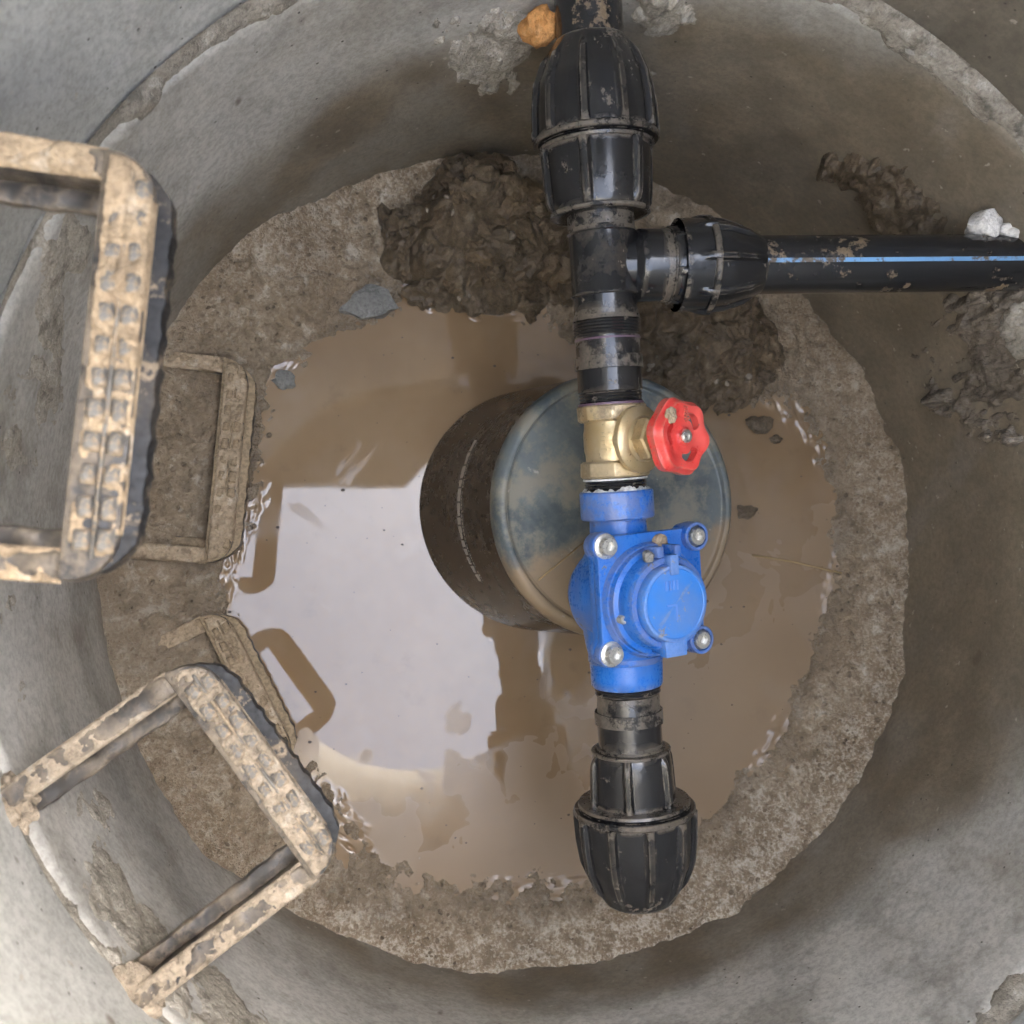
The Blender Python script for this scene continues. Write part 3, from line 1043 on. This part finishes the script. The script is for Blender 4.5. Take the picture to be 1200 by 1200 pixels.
# upper supply pipe
t = empty('water_pipe', run_frame(-0.10))
tag(t, 'black pipe entering through the wall at the top, no stripe', 'pipe')
lathe('tube', dense([(0, 0.0315), (0.16, 0.0315)], 0.02), 'pipe', t, 64)


def coupling(name, label, fr, k, nose, body_len, body_r, stub, mat, nribs=10, neck_r=0.031, ph=0.0):
    """compression coupling; local +z runs from the pipe side to the body side. k scales radii"""
    root = empty(name, fr)
    tag(root, label, 'pipe fitting')
    n = nose
    prof = dense([(0.0, 0.026 * k), (0.0, 0.0335 * k), (0.004, 0.0365 * k), (0.018, 0.0435 * k), (0.038, 0.0515 * k), (0.060, 0.0545 * k), (0.0835, 0.0555 * k), (n, 0.0555 * k), (n, 0.030 * k)], 0.004)
    lathe('nut', prof, mat, root, 200, ribs(nribs, 0.0048 * k, 0.006, n + 0.02, 0.13, ph, 0.014))
    lathe('flange', [(n - 0.0005, 0.035 * k), (n - 0.0005, 0.0575 * k), (n + 0.001, 0.059 * k), (n + 0.0045, 0.059 * k), (n + 0.006, 0.0575 * k), (n + 0.006, 0.053 * k), (n + 0.0085, 0.0545 * k), (n + 0.011, 0.0535 * k), (n + 0.011, 0.033 * k)], mat, root, 96)
    b0 = n + 0.0105
    bl = body_len
    prof = dense([(b0, 0.030 * k), (b0, body_r), (b0 + bl * 0.6, body_r * 0.965), (b0 + bl * 0.88, body_r * 0.93), (b0 + bl * 0.97, body_r * 0.88), (b0 + bl, body_r * 0.82), (b0 + bl, neck_r * 0.9)], 0.004)
    lathe('body', prof, mat, root, 200, ribs(6, 0.0042 * k * (0.55 if k < 0.9 else 1), b0 - 0.02, b0 + bl * 0.98, 0.10, ph + 0.35, 0.012))
    lathe('collar', [(b0 + bl * 0.93, body_r * 0.72), (b0 + bl * 0.93, body_r * 0.92), (b0 + bl * 0.945, body_r * 0.945), (b0 + bl * 0.985, body_r * 0.945), (b0 + bl, body_r * 0.92), (b0 + bl, body_r * 0.72)], mat, root, 96)
    e = b0 + bl - 0.004
    lathe('neck', [(e, neck_r * 0.7), (e, neck_r), (e + stub, neck_r), (e + stub, neck_r * 0.7)], mat, root, 72)
    return root


coupling('compression_coupling', 'large black ribbed coupling at the top of the pipe run, rim towards the tee',
         run_frame(0.038), 1.0, 0.088, 0.062, 0.0500, 0.020, 'black_muddy', 10, 0.0315, 0.2)

# tee
t = empty('pipe_tee', run_frame(0.2443))
tag(t, 'black glossy plastic tee where the side pipe branches off', 'pipe tee')
lathe('body', [(-0.034, 0.022), (-0.034, 0.0315), (-0.031, 0.0325), (-0.0295, 0.0325), (-0.028, 0.0310), (0.025, 0.0310), (0.0265, 0.0320), (0.028, 0.0320), (0.0295, 0.0305), (0.049, 0.0300), (0.049, 0.022)], 'black', t, 96)
BR = Vector((0.9970107, 0.04419564, 0.06337523)).normalized()
TEE = A0 + U * 0.2443
by = BR.cross(Vector((0, 0, 1))).normalized()
bx = by.cross(BR).normalized()


def br_frame(s, roll=0.0):
    return frame(TEE + BR * s, bx, BR.cross(bx), BR) @ Matrix.Rotation(R(roll), 4, 'Z')


loc = t.matrix_world.inverted() @ br_frame(0.0)
o = lathe('branch', dense([(0.012, 0.022), (0.012, 0.0265), (0.026, 0.0275), (0.031, 0.033), (0.033, 0.034), (0.058, 0.034), (0.058, 0.022)], 0.006), 'black', t, 96)
o.matrix_local = loc

# side coupling: its local +z must run from pipe to body, so it faces backwards along the branch
fr = br_frame(0.1535) @ Matrix.Rotation(math.pi, 4, 'X')
coupling('compression_coupling', 'smaller black coupling joining the tee to the blue striped pipe, brown mud streak',
         fr, 0.785, 0.052, 0.030, 0.0385, 0.010, 'black', 8, 0.0345, 0.1)
t = empty('water_pipe', br_frame(0.10))
tag(t, 'black side pipe with a thin blue stripe running into the right wall', 'pipe')
lathe('tube', dense([(0, 0.0275), (0.48, 0.0275)], 0.02), 'pipe', t, 64)
vs, fs = [], []
for i in range(61):
    for k in range(5):
        a = R(2.1 * k) + 0.09
        vs.append((0.0279 * math.cos(a), -0.0279 * math.sin(a) * -1, 0.02 + 0.44 * i / 60))
for i in range(60):
    for k in range(4):
        p = i * 5 + k
        fs.append((p, p + 1, p + 6, p + 5))
mesh('blue_stripe', vs, fs, 'stripe', t)


# threaded nipples
def thread(s0, s1, r, pitch=0.0028, amp=0.0011):
    out = []
    n = max(2, int((s1 - s0) / pitch))
    for i in range(n):
        a = s0 + (s1 - s0) * i / n
        out += [(a, r - amp), (a + (s1 - s0) / n * 0.5, r)]
    out.append((s1, r - amp))
    return out


t = empty('pipe_nipple', run_frame(0.2915))
tag(t, 'black threaded nipple between the tee and the brass valve', 'pipe fitting')
pr = [(0, 0.02), (0.0, 0.0312), (0.004, 0.0318)] + thread(0.004, 0.019, 0.0318) + [(0.0195, 0.0305), (0.0375, 0.0305), (0.0376, 0.0322), (0.0495, 0.0322), (0.050, 0.0305), (0.0705, 0.0305), (0.072, 0.029)] + thread(0.072, 0.085, 0.0300) + [(0.085, 0.02)]
lathe('body', pr, 'black', t, 96, jit=0.0006)
lathe('sealing_ring', [(0.0212, 0.028), (0.0212, 0.0311), (0.0228, 0.0311), (0.0228, 0.028)], 'purple', t, 72)
lathe('sealing_ring', [(0.0815, 0.028), (0.0815, 0.0312), (0.0835, 0.0312), (0.0835, 0.028)], 'purple', t, 72)

# ------------------------------------------------------------------ brass gate valve
t = empty('gate_valve', run_frame(0.4090, 29))
tag(t, 'brass gate valve with a red handwheel between the nipples', 'valve')


def hexmod(n, amount):
    def f(p, s, r):
        a = (p % (2 * math.pi / n)) - math.pi / n
        return r * math.cos(math.pi / n) / math.cos(a) * (1 - amount) + r * amount
    return f


for sgn in (-1, 1):
    pr = [(sgn * 0.0185, 0.022), (sgn * 0.0185, 0.0300), (sgn * 0.0205, 0.0325), (sgn * 0.0325, 0.0330), (sgn * 0.0343, 0.0312), (sgn * 0.0343, 0.026)]
    lathe('hex_end', pr, 'brass', t, 144, hexmod(8, 0.25))
lathe('body', dense([(-0.022, 0.020), (-0.022, 0.0268), (-0.012, 0.0272), (-0.008, 0.0282), (0.008, 0.0282), (0.012, 0.0272), (0.022, 0.0268), (0.022, 0.020)], 0.004), 'brass', t, 96)
lathe('chamber', dense([(0.0, 0.019), (0.020, 0.0205), (0.028, 0.022), (0.031, 0.025)], 0.004), 'brass', t, 72, axis='x')
bon = lathe('bonnet', [(0.030, 0.018), (0.030, 0.0295), (0.0315, 0.0312), (0.0365, 0.0312), (0.038, 0.0300), (0.0405, 0.0215), (0.044, 0.020), (0.044, 0.01)], 'brass', t, 96, axis='x')
lathe('bonnet_nut', [(0.042, 0.01), (0.042, 0.0195), (0.0435, 0.0208), (0.0545, 0.0208), (0.0565, 0.0190), (0.0565, 0.008)], 'brass', bon, 96, hexmod(6, 0.05), axis='x')
lathe('packing_nut', [(0.056, 0.006), (0.056, 0.0125), (0.066, 0.0118), (0.068, 0.0105), (0.068, 0.005)], 'brass', bon, 72, hexmod(6, 0.1), axis='x')
lathe('stem', [(0.066, 0.0045), (0.090, 0.0045)], 'brass', t, 32, axis='x')
# raised casting marks on the body: small worn characters
mk = bmesh.new()
rgm = random.Random(3)
for row in range(3):
    for c in range(5):
        s0 = -0.0085 + c * 0.0038
        ang = R(38 + row * 13)
        cx_, cy_ = 0.0283 * math.cos(ang), 0.0283 * math.sin(ang)
        mm = frame(Vector((cx_, cy_, s0)), Vector((-math.sin(ang), math.cos(ang), 0)), Vector((0, 0, 1)), Vector((math.cos(ang), math.sin(ang), 0)))
        hh = rgm.uniform(0.0016, 0.0026)
        b2 = bmesh.new()
        box(-hh, hh, -0.0003, 0.0006, -0.0005, 0.0006, b2)
        if rgm.random() < 0.8:
            q = rgm.choice([-hh, 0, hh * 0.8])
            box(q - 0.0003, q + 0.0004, -0.0002, 0.0022, -0.0005, 0.0006, b2)
        bmesh.ops.transform(b2, matrix=mm, verts=b2.verts)
        tm = bpy.data.meshes.new('tmp')
        b2.to_mesh(tm)
        b2.free()
        mk.from_mesh(tm)
        bpy.data.meshes.remove(tm)
bmo('casting_mark', mk, 'brass', t)

# handwheel: six-lobed dished wheel with three kidney openings
hw_ = empty('handwheel', t.matrix_world @ Matrix.Translation((0.087, 0, 0)) @ Matrix.Rotation(math.pi / 2, 4, 'Y') @ Matrix.Rotation(R(18), 4, 'Z'))
hw_.parent = t
hw_.matrix_parent_inverse = t.matrix_world.inverted()
nr_, na_ = 26, 180


def wheel_pt(i, k, top):
    q = i / nr_
    a = 2 * math.pi * k / na_
    rim = 0.0340 + 0.0019 * math.cos(6 * a)
    r = 0.004 + (rim - 0.004) * q
    rr = r / rim
    z = 0.0035 * sstep(0.45, 0.8, rr) - 0.007 * sstep(0.86, 1.0, rr) + 0.003 * (1 - sstep(0.15, 0.3, rr))
    z += 0.0009 * math.cos(6 * a) * sstep(0.6, 0.9, rr)
    if not top:
        z = z * 0.5 - 0.0065 - 0.003 * sstep(0.7, 0.9, rr)
    return (r * math.cos(a), r * math.sin(a), z), rr, a


def in_slot(rr, a):
    for c in (R(62), R(182), R(302)):
        d = (a - c + math.pi) % (2 * math.pi) - math.pi
        da = d / R(33)
        dr = (rr - 0.56) / 0.105
        if abs(da) ** 4 + abs(dr) ** 4 < 1:
            return True
    return False


vs, fs = [], []
for top in (True, False):
    for i in range(nr_ + 1):
        for k in range(na_):
            vs.append(wheel_pt(i, k, top)[0])
off = (nr_ + 1) * na_


def hole(i, k):
    p = wheel_pt(i + 0.5, k + 0.5, True)
    return in_slot(p[1], p[2])


for i in range(nr_):
    for k in range(na_):
        k2 = (k + 1) % na_
        a, b, c, d = i * na_ + k, i * na_ + k2, (i + 1) * na_ + k2, (i + 1) * na_ + k
        if hole(i, k):
            for (ii, kk, e0, e1) in ((i - 1, k, a, b), (i + 1, k, c, d), (i, (k - 1) % na_, d, a), (i, k2, b, c)):
                if not hole(ii, kk):
                    fs.append((e0, e1, e1 + off, e0 + off))
            continue
        fs.append((a, d, c, b))
        fs.append((a + off, b + off, c + off, d + off))
for k in range(na_):
    k2 = (k + 1) % na_
    p = nr_ * na_
    fs.append((p + k, p + off + k, p + off + k2, p + k2))
    fs.append((k, k2, off + k2, off + k))
o = mesh('wheel', vs, fs, 'red', hw_)
o.data.set_sharp_from_angle(angle=R(45))
lathe('hub', [(-0.010, 0.003), (-0.010, 0.0075), (0.002, 0.0075), (0.0035, 0.0068), (0.0035, 0.003)], 'red', hw_, 40)
scr = lathe('wheel_screw', [(0.0025, 0.002), (0.0025, 0.0062), (0.0045, 0.0062), (0.0058, 0.0052), (0.0060, 0.0025), (0.0048, 0.0022), (0.0048, 0.0001)], 'steel', hw_, 40)
# worn raised lettering block beside the hub
lt = bmesh.new()
for c in range(5):
    x = 0.011 + c * 0.0032
    box(x, x + 0.0022, -0.0082, -0.0068, 0.0005, 0.0032 + 0.001 * sstep(0.015, 0.024, x), lt)
for c in range(4):
    x = 0.012 + c * 0.0034
    box(x, x + 0.0020, -0.0112, -0.0098, 0.0005, 0.0032 + 0.001 * sstep(0.015, 0.024, x), lt)
bmo('raised_mark', lt, 'red', hw_, False)
o = lump('mud_smear', (0.001, -0.031, 0.002), (0.006, 0.008, 0.005), 'crust_low', 77, 3, 0.3, hw_)
o.matrix_local = Matrix.Translation((0.0255 * math.cos(R(25)), 0.0255 * math.sin(R(25)), 0.003)) @ Matrix.Diagonal((1.2, 0.8, 0.55, 1))

# lower nipple with white tape
t = empty('pipe_nipple', run_frame(0.4435))
tag(t, 'short black nipple wrapped in white tape between brass valve and blue meter', 'pipe fitting')
lathe('body', [(-0.004, 0.02)] + thread(-0.004, 0.016, 0.0298) + [(0.016, 0.02)], 'black', t, 96)
lathe('sealing_ring', [(0.0005, 0.027), (0.0005, 0.0308), (0.0022, 0.0308), (0.0022, 0.027)], 'tape', t, 72)
vs, fs = [], []
ns, nk = 7, 160
for i in range(ns + 1):
    for k in range(nk):
        a = 2 * math.pi * k / nk
        n = fbm(math.cos(a) * 5, math.sin(a) * 5, 2.2)
        s = 0.0150 - (0.0045 + 0.004 * n) * i / ns
        rr = 0.0318 + 0.0014 * math.sin(math.pi * i / ns) + 0.0016 * fbm(math.cos(a) * 14, math.sin(a) * 14, i * 0.7) - 0.002 * (i / ns)
        vs.append((rr * math.cos(a), rr * math.sin(a), s))
for i in range(ns):
    for k in range(nk):
        k2 = (k + 1) % nk
        fs.append((i * nk + k, (i + 1) * nk + k, (i + 1) * nk + k2, i * nk + k2))
mesh('thread_tape', vs, fs, 'tape', t)

# ------------------------------------------------------------------ blue water meter
t = empty('water_meter', run_frame(0.5560, 17))
tag(t, 'blue cast water meter with a round lid and four bolts', 'water meter')
s0 = -0.1000
lathe('inlet_collar', [(s0, 0.026), (s0, 0.0340), (s0 + 0.0015, 0.0352), (s0 + 0.0255, 0.0352), (s0 + 0.027, 0.0340), (s0 + 0.027, 0.025)], 'blue', t, 96)
lathe('body', dense([(s0 + 0.026, 0.020), (s0 + 0.026, 0.0270), (s0 + 0.045, 0.0275), (s0 + 0.056, 0.032), (s0 + 0.072, 0.040), (s0 + 0.12, 0.041), (s0 + 0.145, 0.038), (s0 + 0.160, 0.0350), (s0 + 0.186, 0.0345), (s0 + 0.188, 0.033), (s0 + 0.188, 0.022)], 0.006), 'blue', t, 96)
lathe('outlet_rib', [(s0 + 0.158, 0.03), (s0 + 0.158, 0.0360), (s0 + 0.162, 0.0362), (s0 + 0.164, 0.0350), (s0 + 0.164, 0.03)], 'blue', t, 96)
lathe('measuring_chamber', dense([(-0.048, 0.012), (-0.047, 0.026), (-0.038, 0.038), (-0.02, 0.0475), (0.010, 0.0505), (0.034, 0.0490), (0.034, 0.02)], 0.006), 'blue', t, 96, axis='x')


def rsq(h, r, n=8):
    pts = []
    for q in range(4):
        cx_, cy_ = [(h - r, h - r), (-h + r, h - r), (-h + r, -h + r), (h - r, -h + r)][q]
        for k in range(n + 1):
            a = q * math.pi / 2 + k * math.pi / 2 / n
            pts.append((cx_ + r * math.cos(a), cy_ + r * math.sin(a)))
    return pts


head = Matrix(((0, 0, 1, 0), (1, 0, 0, 0), (0, 1, 0, 0), (0, 0, 0, 1)))   # local z of a prism -> +x of the meter


def head_obj(name, pts, z0, z1, mat, parent=None, bevel=0.002, shift=(0, 0)):
    bm = prism([(x + shift[0], y + shift[1]) for x, y in pts], z0, z1, None)
    bmesh.ops.transform(bm, matrix=head, verts=bm.verts)
    return bmo(name, bm, mat, parent or t, True, bevel, 2)


# prism x -> meter y (image left), prism y -> meter z (down the run)
BZ = -0.004
SQ = 0.0490
BY = -0.0045


def plate_pts():
    pts = []
    for q in range(4):
        base = q * 90 + 45
        for k in range(-4, 5):            # lug round a bolt
            a = R(base + k * 24)
            c = Vector((math.cos(R(base)), math.sin(R(base)))) * SQ * 1.414
            pts.append((c.x + 0.0130 * math.cos(a), c.y + 0.0130 * math.sin(a)))
        a = R(base + 45)                  # slightly waisted sides
        pts.append((0.0575 * math.cos(a), 0.0575 * math.sin(a)))
    return pts


pp = plate_pts()
head_obj('lower_flange', [(x * 0.985, y * 0.985) for x, y in pp], 0.026, 0.0345, 'blue', None, 0.0015, (BY, BZ))
head_obj('upper_flange', pp, 0.0355, 0.0445, 'blue', None, 0.002, (BY, BZ))


def disc(name, prof, mat, parent, seg=96, mod=None):
    o = lathe(name, prof, mat, parent, seg, mod, 'x')
    o.location = (0, BY * 0.5, BZ + 0.005)
    return o


disc('dome_ring', [(0.042, 0.02), (0.042, 0.0545), (0.047, 0.0530), (0.0505, 0.0515), (0.0505, 0.02)], 'blue', t)
disc('register_housing', dense([(0.050, 0.02), (0.050, 0.0500), (0.056, 0.0490), (0.0575, 0.0445), (0.070, 0.0430), (0.074, 0.0410), (0.0745, 0.0365), (0.0725, 0.0355), (0.0725, 0.01)], 0.006), 'blue', t, 120)
lid = disc('lid', [(0.072, 0.01), (0.072, 0.0352), (0.0795, 0.0352), (0.0822, 0.0340), (0.0828, 0.0315), (0.0820, 0.0305), (0.0822, 0.0290), (0.0826, 0.02), (0.0828, 0.0001)], 'blue_lid', t, 120)
# hinge above and latch tongue below the lid
LZ = BZ
head_obj('hinge_strap', [(-0.0045, -0.044), (0.0045, -0.044), (0.0045, -0.026), (-0.0045, -0.026)], 0.0745, 0.0845, 'blue_lid', lid, 0.0012).location = (0, 0, 0)
head_obj('hinge_lug', [(-0.013, -0.047), (-0.006, -0.047), (-0.006, -0.037), (-0.013, -0.037)], 0.060, 0.0805, 'blue', None, 0.0015, (0, BZ))
head_obj('hinge_lug', [(0.006, -0.047), (0.013, -0.047), (0.013, -0.037), (0.006, -0.037)], 0.060, 0.0805, 'blue', None, 0.0015, (0, BZ))
head_obj('latch_tongue', [(-0.0125, 0.031), (0.0125, 0.031), (0.0115, 0.048), (-0.0115, 0.048)], 0.070, 0.0805, 'blue_lid', lid, 0.0015).location = (0, 0, 0)
head_obj('latch_tongue', [(-0.0105, 0.040), (0.0105, 0.040), (0.0095, 0.0505), (-0.0095, 0.0505)], 0.058, 0.0715, 'blue', None, 0.0015, (0, BZ))
# bolts in their lugs
for i, (y, z) in enumerate([(1, -1), (-1, -1), (1, 1), (-1, 1)]):
    b = empty('bolt')
    b.parent = t
    b.location = (0.0445, BY + y * SQ, BZ + z * SQ)
    if i == 1 or i == 3:
        lathe('boss', [(-0.008, 0.0100), (-0.008, 0.0138), (0.0062, 0.0134), (0.0072, 0.0124), (0.0072, 0.0104), (0.003, 0.0100)], 'blue', b, 64, axis='x', closed=False)
    lathe('washer', [(0.0, 0.004), (0.0, 0.0116), (0.0020, 0.0116), (0.0024, 0.0110), (0.0024, 0.004)], 'steel', b, 48, axis='x')
    lathe('bolt_head', [(0.002, 0.003), (0.002, 0.0085), (0.0078, 0.0085), (0.0090, 0.0076), (0.0090, 0.0046), (0.0055, 0.0044), (0.0055, 0.0001)], 'steel', b, 48, (lambda p, s, r: hexmod(6, 0.1)(p, s, r) if r < 0.005 else r), axis='x')
# small housing screws
for (y, z) in ((0.0405, 0.016), (-0.0430, -0.010)):
    o = lathe('housing_screw', [(0.053, 0.002), (0.053, 0.0042), (0.0625, 0.0042), (0.0640, 0.0034), (0.0640, 0.0016), (0.0622, 0.0014), (0.0622, 0.0001)], 'steel', t, 32, axis='x')
    o.location = (0, y, BZ + z)
# brown mud blob and dull marks on the lid
o = lump('mud_blob', (0.0475, -0.014, BZ - 0.0475), (0.005, 0.0072, 0.0078), 'crust_low', 91, 3, 0.25, t)
o = lump('mud_blob', (0.071, 0.0165, BZ - 0.0385), (0.005, 0.005, 0.0055), 'stone', 93, 3, 0.3, t)
mk = bmesh.new()
for (y0, y1, z0_, z1_) in ((0.0085, 0.0105, -0.021, -0.0125), (0.0045, 0.0065, -0.021, -0.0125), (0.0005, 0.0025, -0.021, -0.0125), (-0.0035, -0.0015, -0.021, -0.0125),
                           (0.0005, 0.0095, 0.000, 0.0018), (-0.0012, 0.0006, 0.0005, 0.0150)):
    b2 = box(y0, y1, z0_, z1_, 0.0823, 0.0834)
    bmesh.ops.transform(b2, matrix=head, verts=b2.verts)
    tm = bpy.data.meshes.new('tmp')
    b2.to_mesh(tm)
    b2.free()
    mk.from_mesh(tm)
    bpy.data.meshes.remove(tm)
M['lidmark'] = mat_dirty('worn_lid_mark', (0.11, 0.24, 0.60), 0.5, (0.34, 0.32, 0.32), 0.14, 60)
bmo('lid_mark', mk, 'lidmark', lid)

# ------------------------------------------------------------------ lower nipple and end adapter
t = empty('pipe_nipple', run_frame(0.6420))
tag(t, 'muddy black threaded nipple below the blue meter', 'pipe fitting')
pr = [(0, 0.02)] + thread(0.0, 0.010, 0.0315) + [(0.0105, 0.0300), (0.026, 0.0305), (0.0262, 0.0330), (0.038, 0.0332), (0.0385, 0.0312), (0.062, 0.0312), (0.064, 0.02)]
lathe('body', pr, 'black_muddy', t, 96, jit=0.0010)
fr = run_frame(0.6420 + 0.2140) @ Matrix.Rotation(math.pi, 4, 'X')
coupling('compression_coupling', 'large black ribbed end coupling at the bottom of the run, below the blue meter',
         fr, 1.0, 0.088, 0.052, 0.0405, 0.006, 'black', 10, 0.033, 0.05)
# white moulding flash at the foot of the body ribs is dried mud
# ------------------------------------------------------------------ upturned bucket
tilt_axis = Vector((0.043, -0.012, 0.2)).normalized()
bz = tilt_axis
bxx = (Vector((1, 0, 0)) - bz * bz.x).normalized()
byy = bz.cross(bxx)
BT = Vector((0.0665, 0.0399, 0.2))
t = empty('bucket', frame(BT, bxx, byy, bz))
tag(t, 'upturned black plastic bucket leaning in the puddle under the meter', 'bucket')
lathe('side_wall', dense([(-0.245, 0.1545), (-0.20, 0.1525), (-0.11, 0.1475), (-0.030, 0.1435), (-0.018, 0.1430), (-0.017, 0.1400)], 0.02), 'bucket', t, 160, closed=False)
lathe('rim', [(-0.020, 0.1395), (-0.020, 0.1440), (-0.012, 0.1447), (-0.004, 0.1430), (0.0005, 0.1390), (0.0015, 0.1355), (0.0005, 0.1330), (-0.0035, 0.1310), (-0.005, 0.127)], 'bucket_top', t, 160, closed=False)
vs, fs = [(0, 0, -0.0045)], []
nk = 120
rs = [0.02, 0.04, 0.06, 0.08, 0.1, 0.115, 0.129]
for r in rs:
    for k in range(nk):
        a = 2 * math.pi * k / nk
        vs.append((r * math.cos(a), r * math.sin(a), -0.0045 + 0.0012 * fbm(r * math.cos(a) * 12, r * math.sin(a) * 12, 4)))
for k in range(nk):
    fs.append((0, 1 + k, 1 + (k + 1) % nk))
for i in range(len(rs) - 1):
    for k in range(nk):
        k2 = (k + 1) % nk
        fs.append((1 + i * nk + k, 1 + (i + 1) * nk + k, 1 + (i + 1) * nk + k2, 1 + i * nk + k2))
mesh('base', vs, fs, 'bucket_top', t)
# worn white print round the side: a row of bold characters and a fine line under it
vs, fs = [], []


def cone_r(z):
    return 0.1435 + (-0.030 - z) * (0.1475 - 0.1435) / 0.08


def cell(a0, a1, z0, z1):
    b0 = len(vs)
    for i in range(4):
        for j in range(2):
            a = R(a0 + (a1 - a0) * i / 3)
            z = z0 + (z1 - z0) * j
            k = 0.0 if 0 < i < 3 else (0.12 * (z1 - z0)) * (1 if j == 0 else -1)
            r = cone_r(z) + 0.0006
            vs.append((r * math.cos(a), r * math.sin(a), z + k))
    for i in range(3):
        p = b0 + 2 * i
        fs.append((p, p + 1, p + 3, p + 2))


rp = random.Random(9)
a = 150.0
while a < 214:
    wch = rp.choice([3.0, 3.6, 4.4, 5.6, 6.4])
    z0_, z1_ = -0.1130 + rp.uniform(-0.0006, 0.0006), -0.1035 + rp.uniform(-0.0008, 0.0008)
    m_ = a + wch * rp.uniform(0.42, 0.58)
    cell(a, m_, z0_, z1_)
    cell(m_ - 0.05, a + wch, z0_ + rp.uniform(0, 0.0016), z1_ - rp.uniform(0, 0.0016))
    a += wch + 0.75
a = 150.0
while a < 215:
    wch = rp.uniform(0.6, 1.6)
    if rp.random() < 0.86:
        cell(a, a + wch, -0.1005, -0.0985 + rp.uniform(-0.0004, 0.0006))
    a += wch + 0.4
mesh('printed_lettering', vs, fs, 'print', t, False)


# ------------------------------------------------------------------ straws and floating bits
def straw(label, pts, rad=0.0010, mat='straw'):
    o = tube('straw', pts, rad, mat, None, 6)
    tag(o, label, 'straw')
    return o


BM = frame(BT, bxx, byy, bz)


def on_base(x, y):
    return BM @ Vector((x, y, -0.002))


straw('thin straw lying across the silty part of the bucket base', [on_base(-0.095, -0.080), on_base(-0.066, -0.058), on_base(-0.038, -0.036)], 0.0009)
straw('pale curved fibre on the bucket base beside the blue inlet collar', [on_base(-0.030, 0.030), on_base(-0.036, 0.012), on_base(-0.038, -0.008), on_base(-0.034, -0.024), on_base(-0.028, -0.034)], 0.0008, 'speck')
straw('straw floating at the right edge of the puddle', [(0.300, -0.0035, 0.0004), (0.357, -0.012, 0.001), (0.392, -0.020, 0.004), (0.419, -0.027, 0.012)], 0.0014)

fv, ff = [], []
rgf = random.Random(21)
for _ in range(150):
    a = rgf.uniform(0, 6.283)
    r = 0.385 * math.sqrt(rgf.random())
    x, y = r * math.cos(a), r * math.sin(a)
    if math.hypot(x - 0.02, y - 0.045) < 0.16:
        continue
    s = 0.0006 + 0.0016 * rgf.random() ** 4
    b0 = len(fv)
    for v in iv:
        fv.append((x + v.x * s * 1.3, y + v.y * s, 0.0003 + v.z * s * 0.4))
    ff += [tuple(b0 + i for i in f) for f in itf]
g = mesh('floating_speck', fv, ff, 'debris', None, False)
g['kind'] = 'stuff'
g['label'] = 'tiny dark specks floating on the muddy puddle'
g['category'] = 'debris'
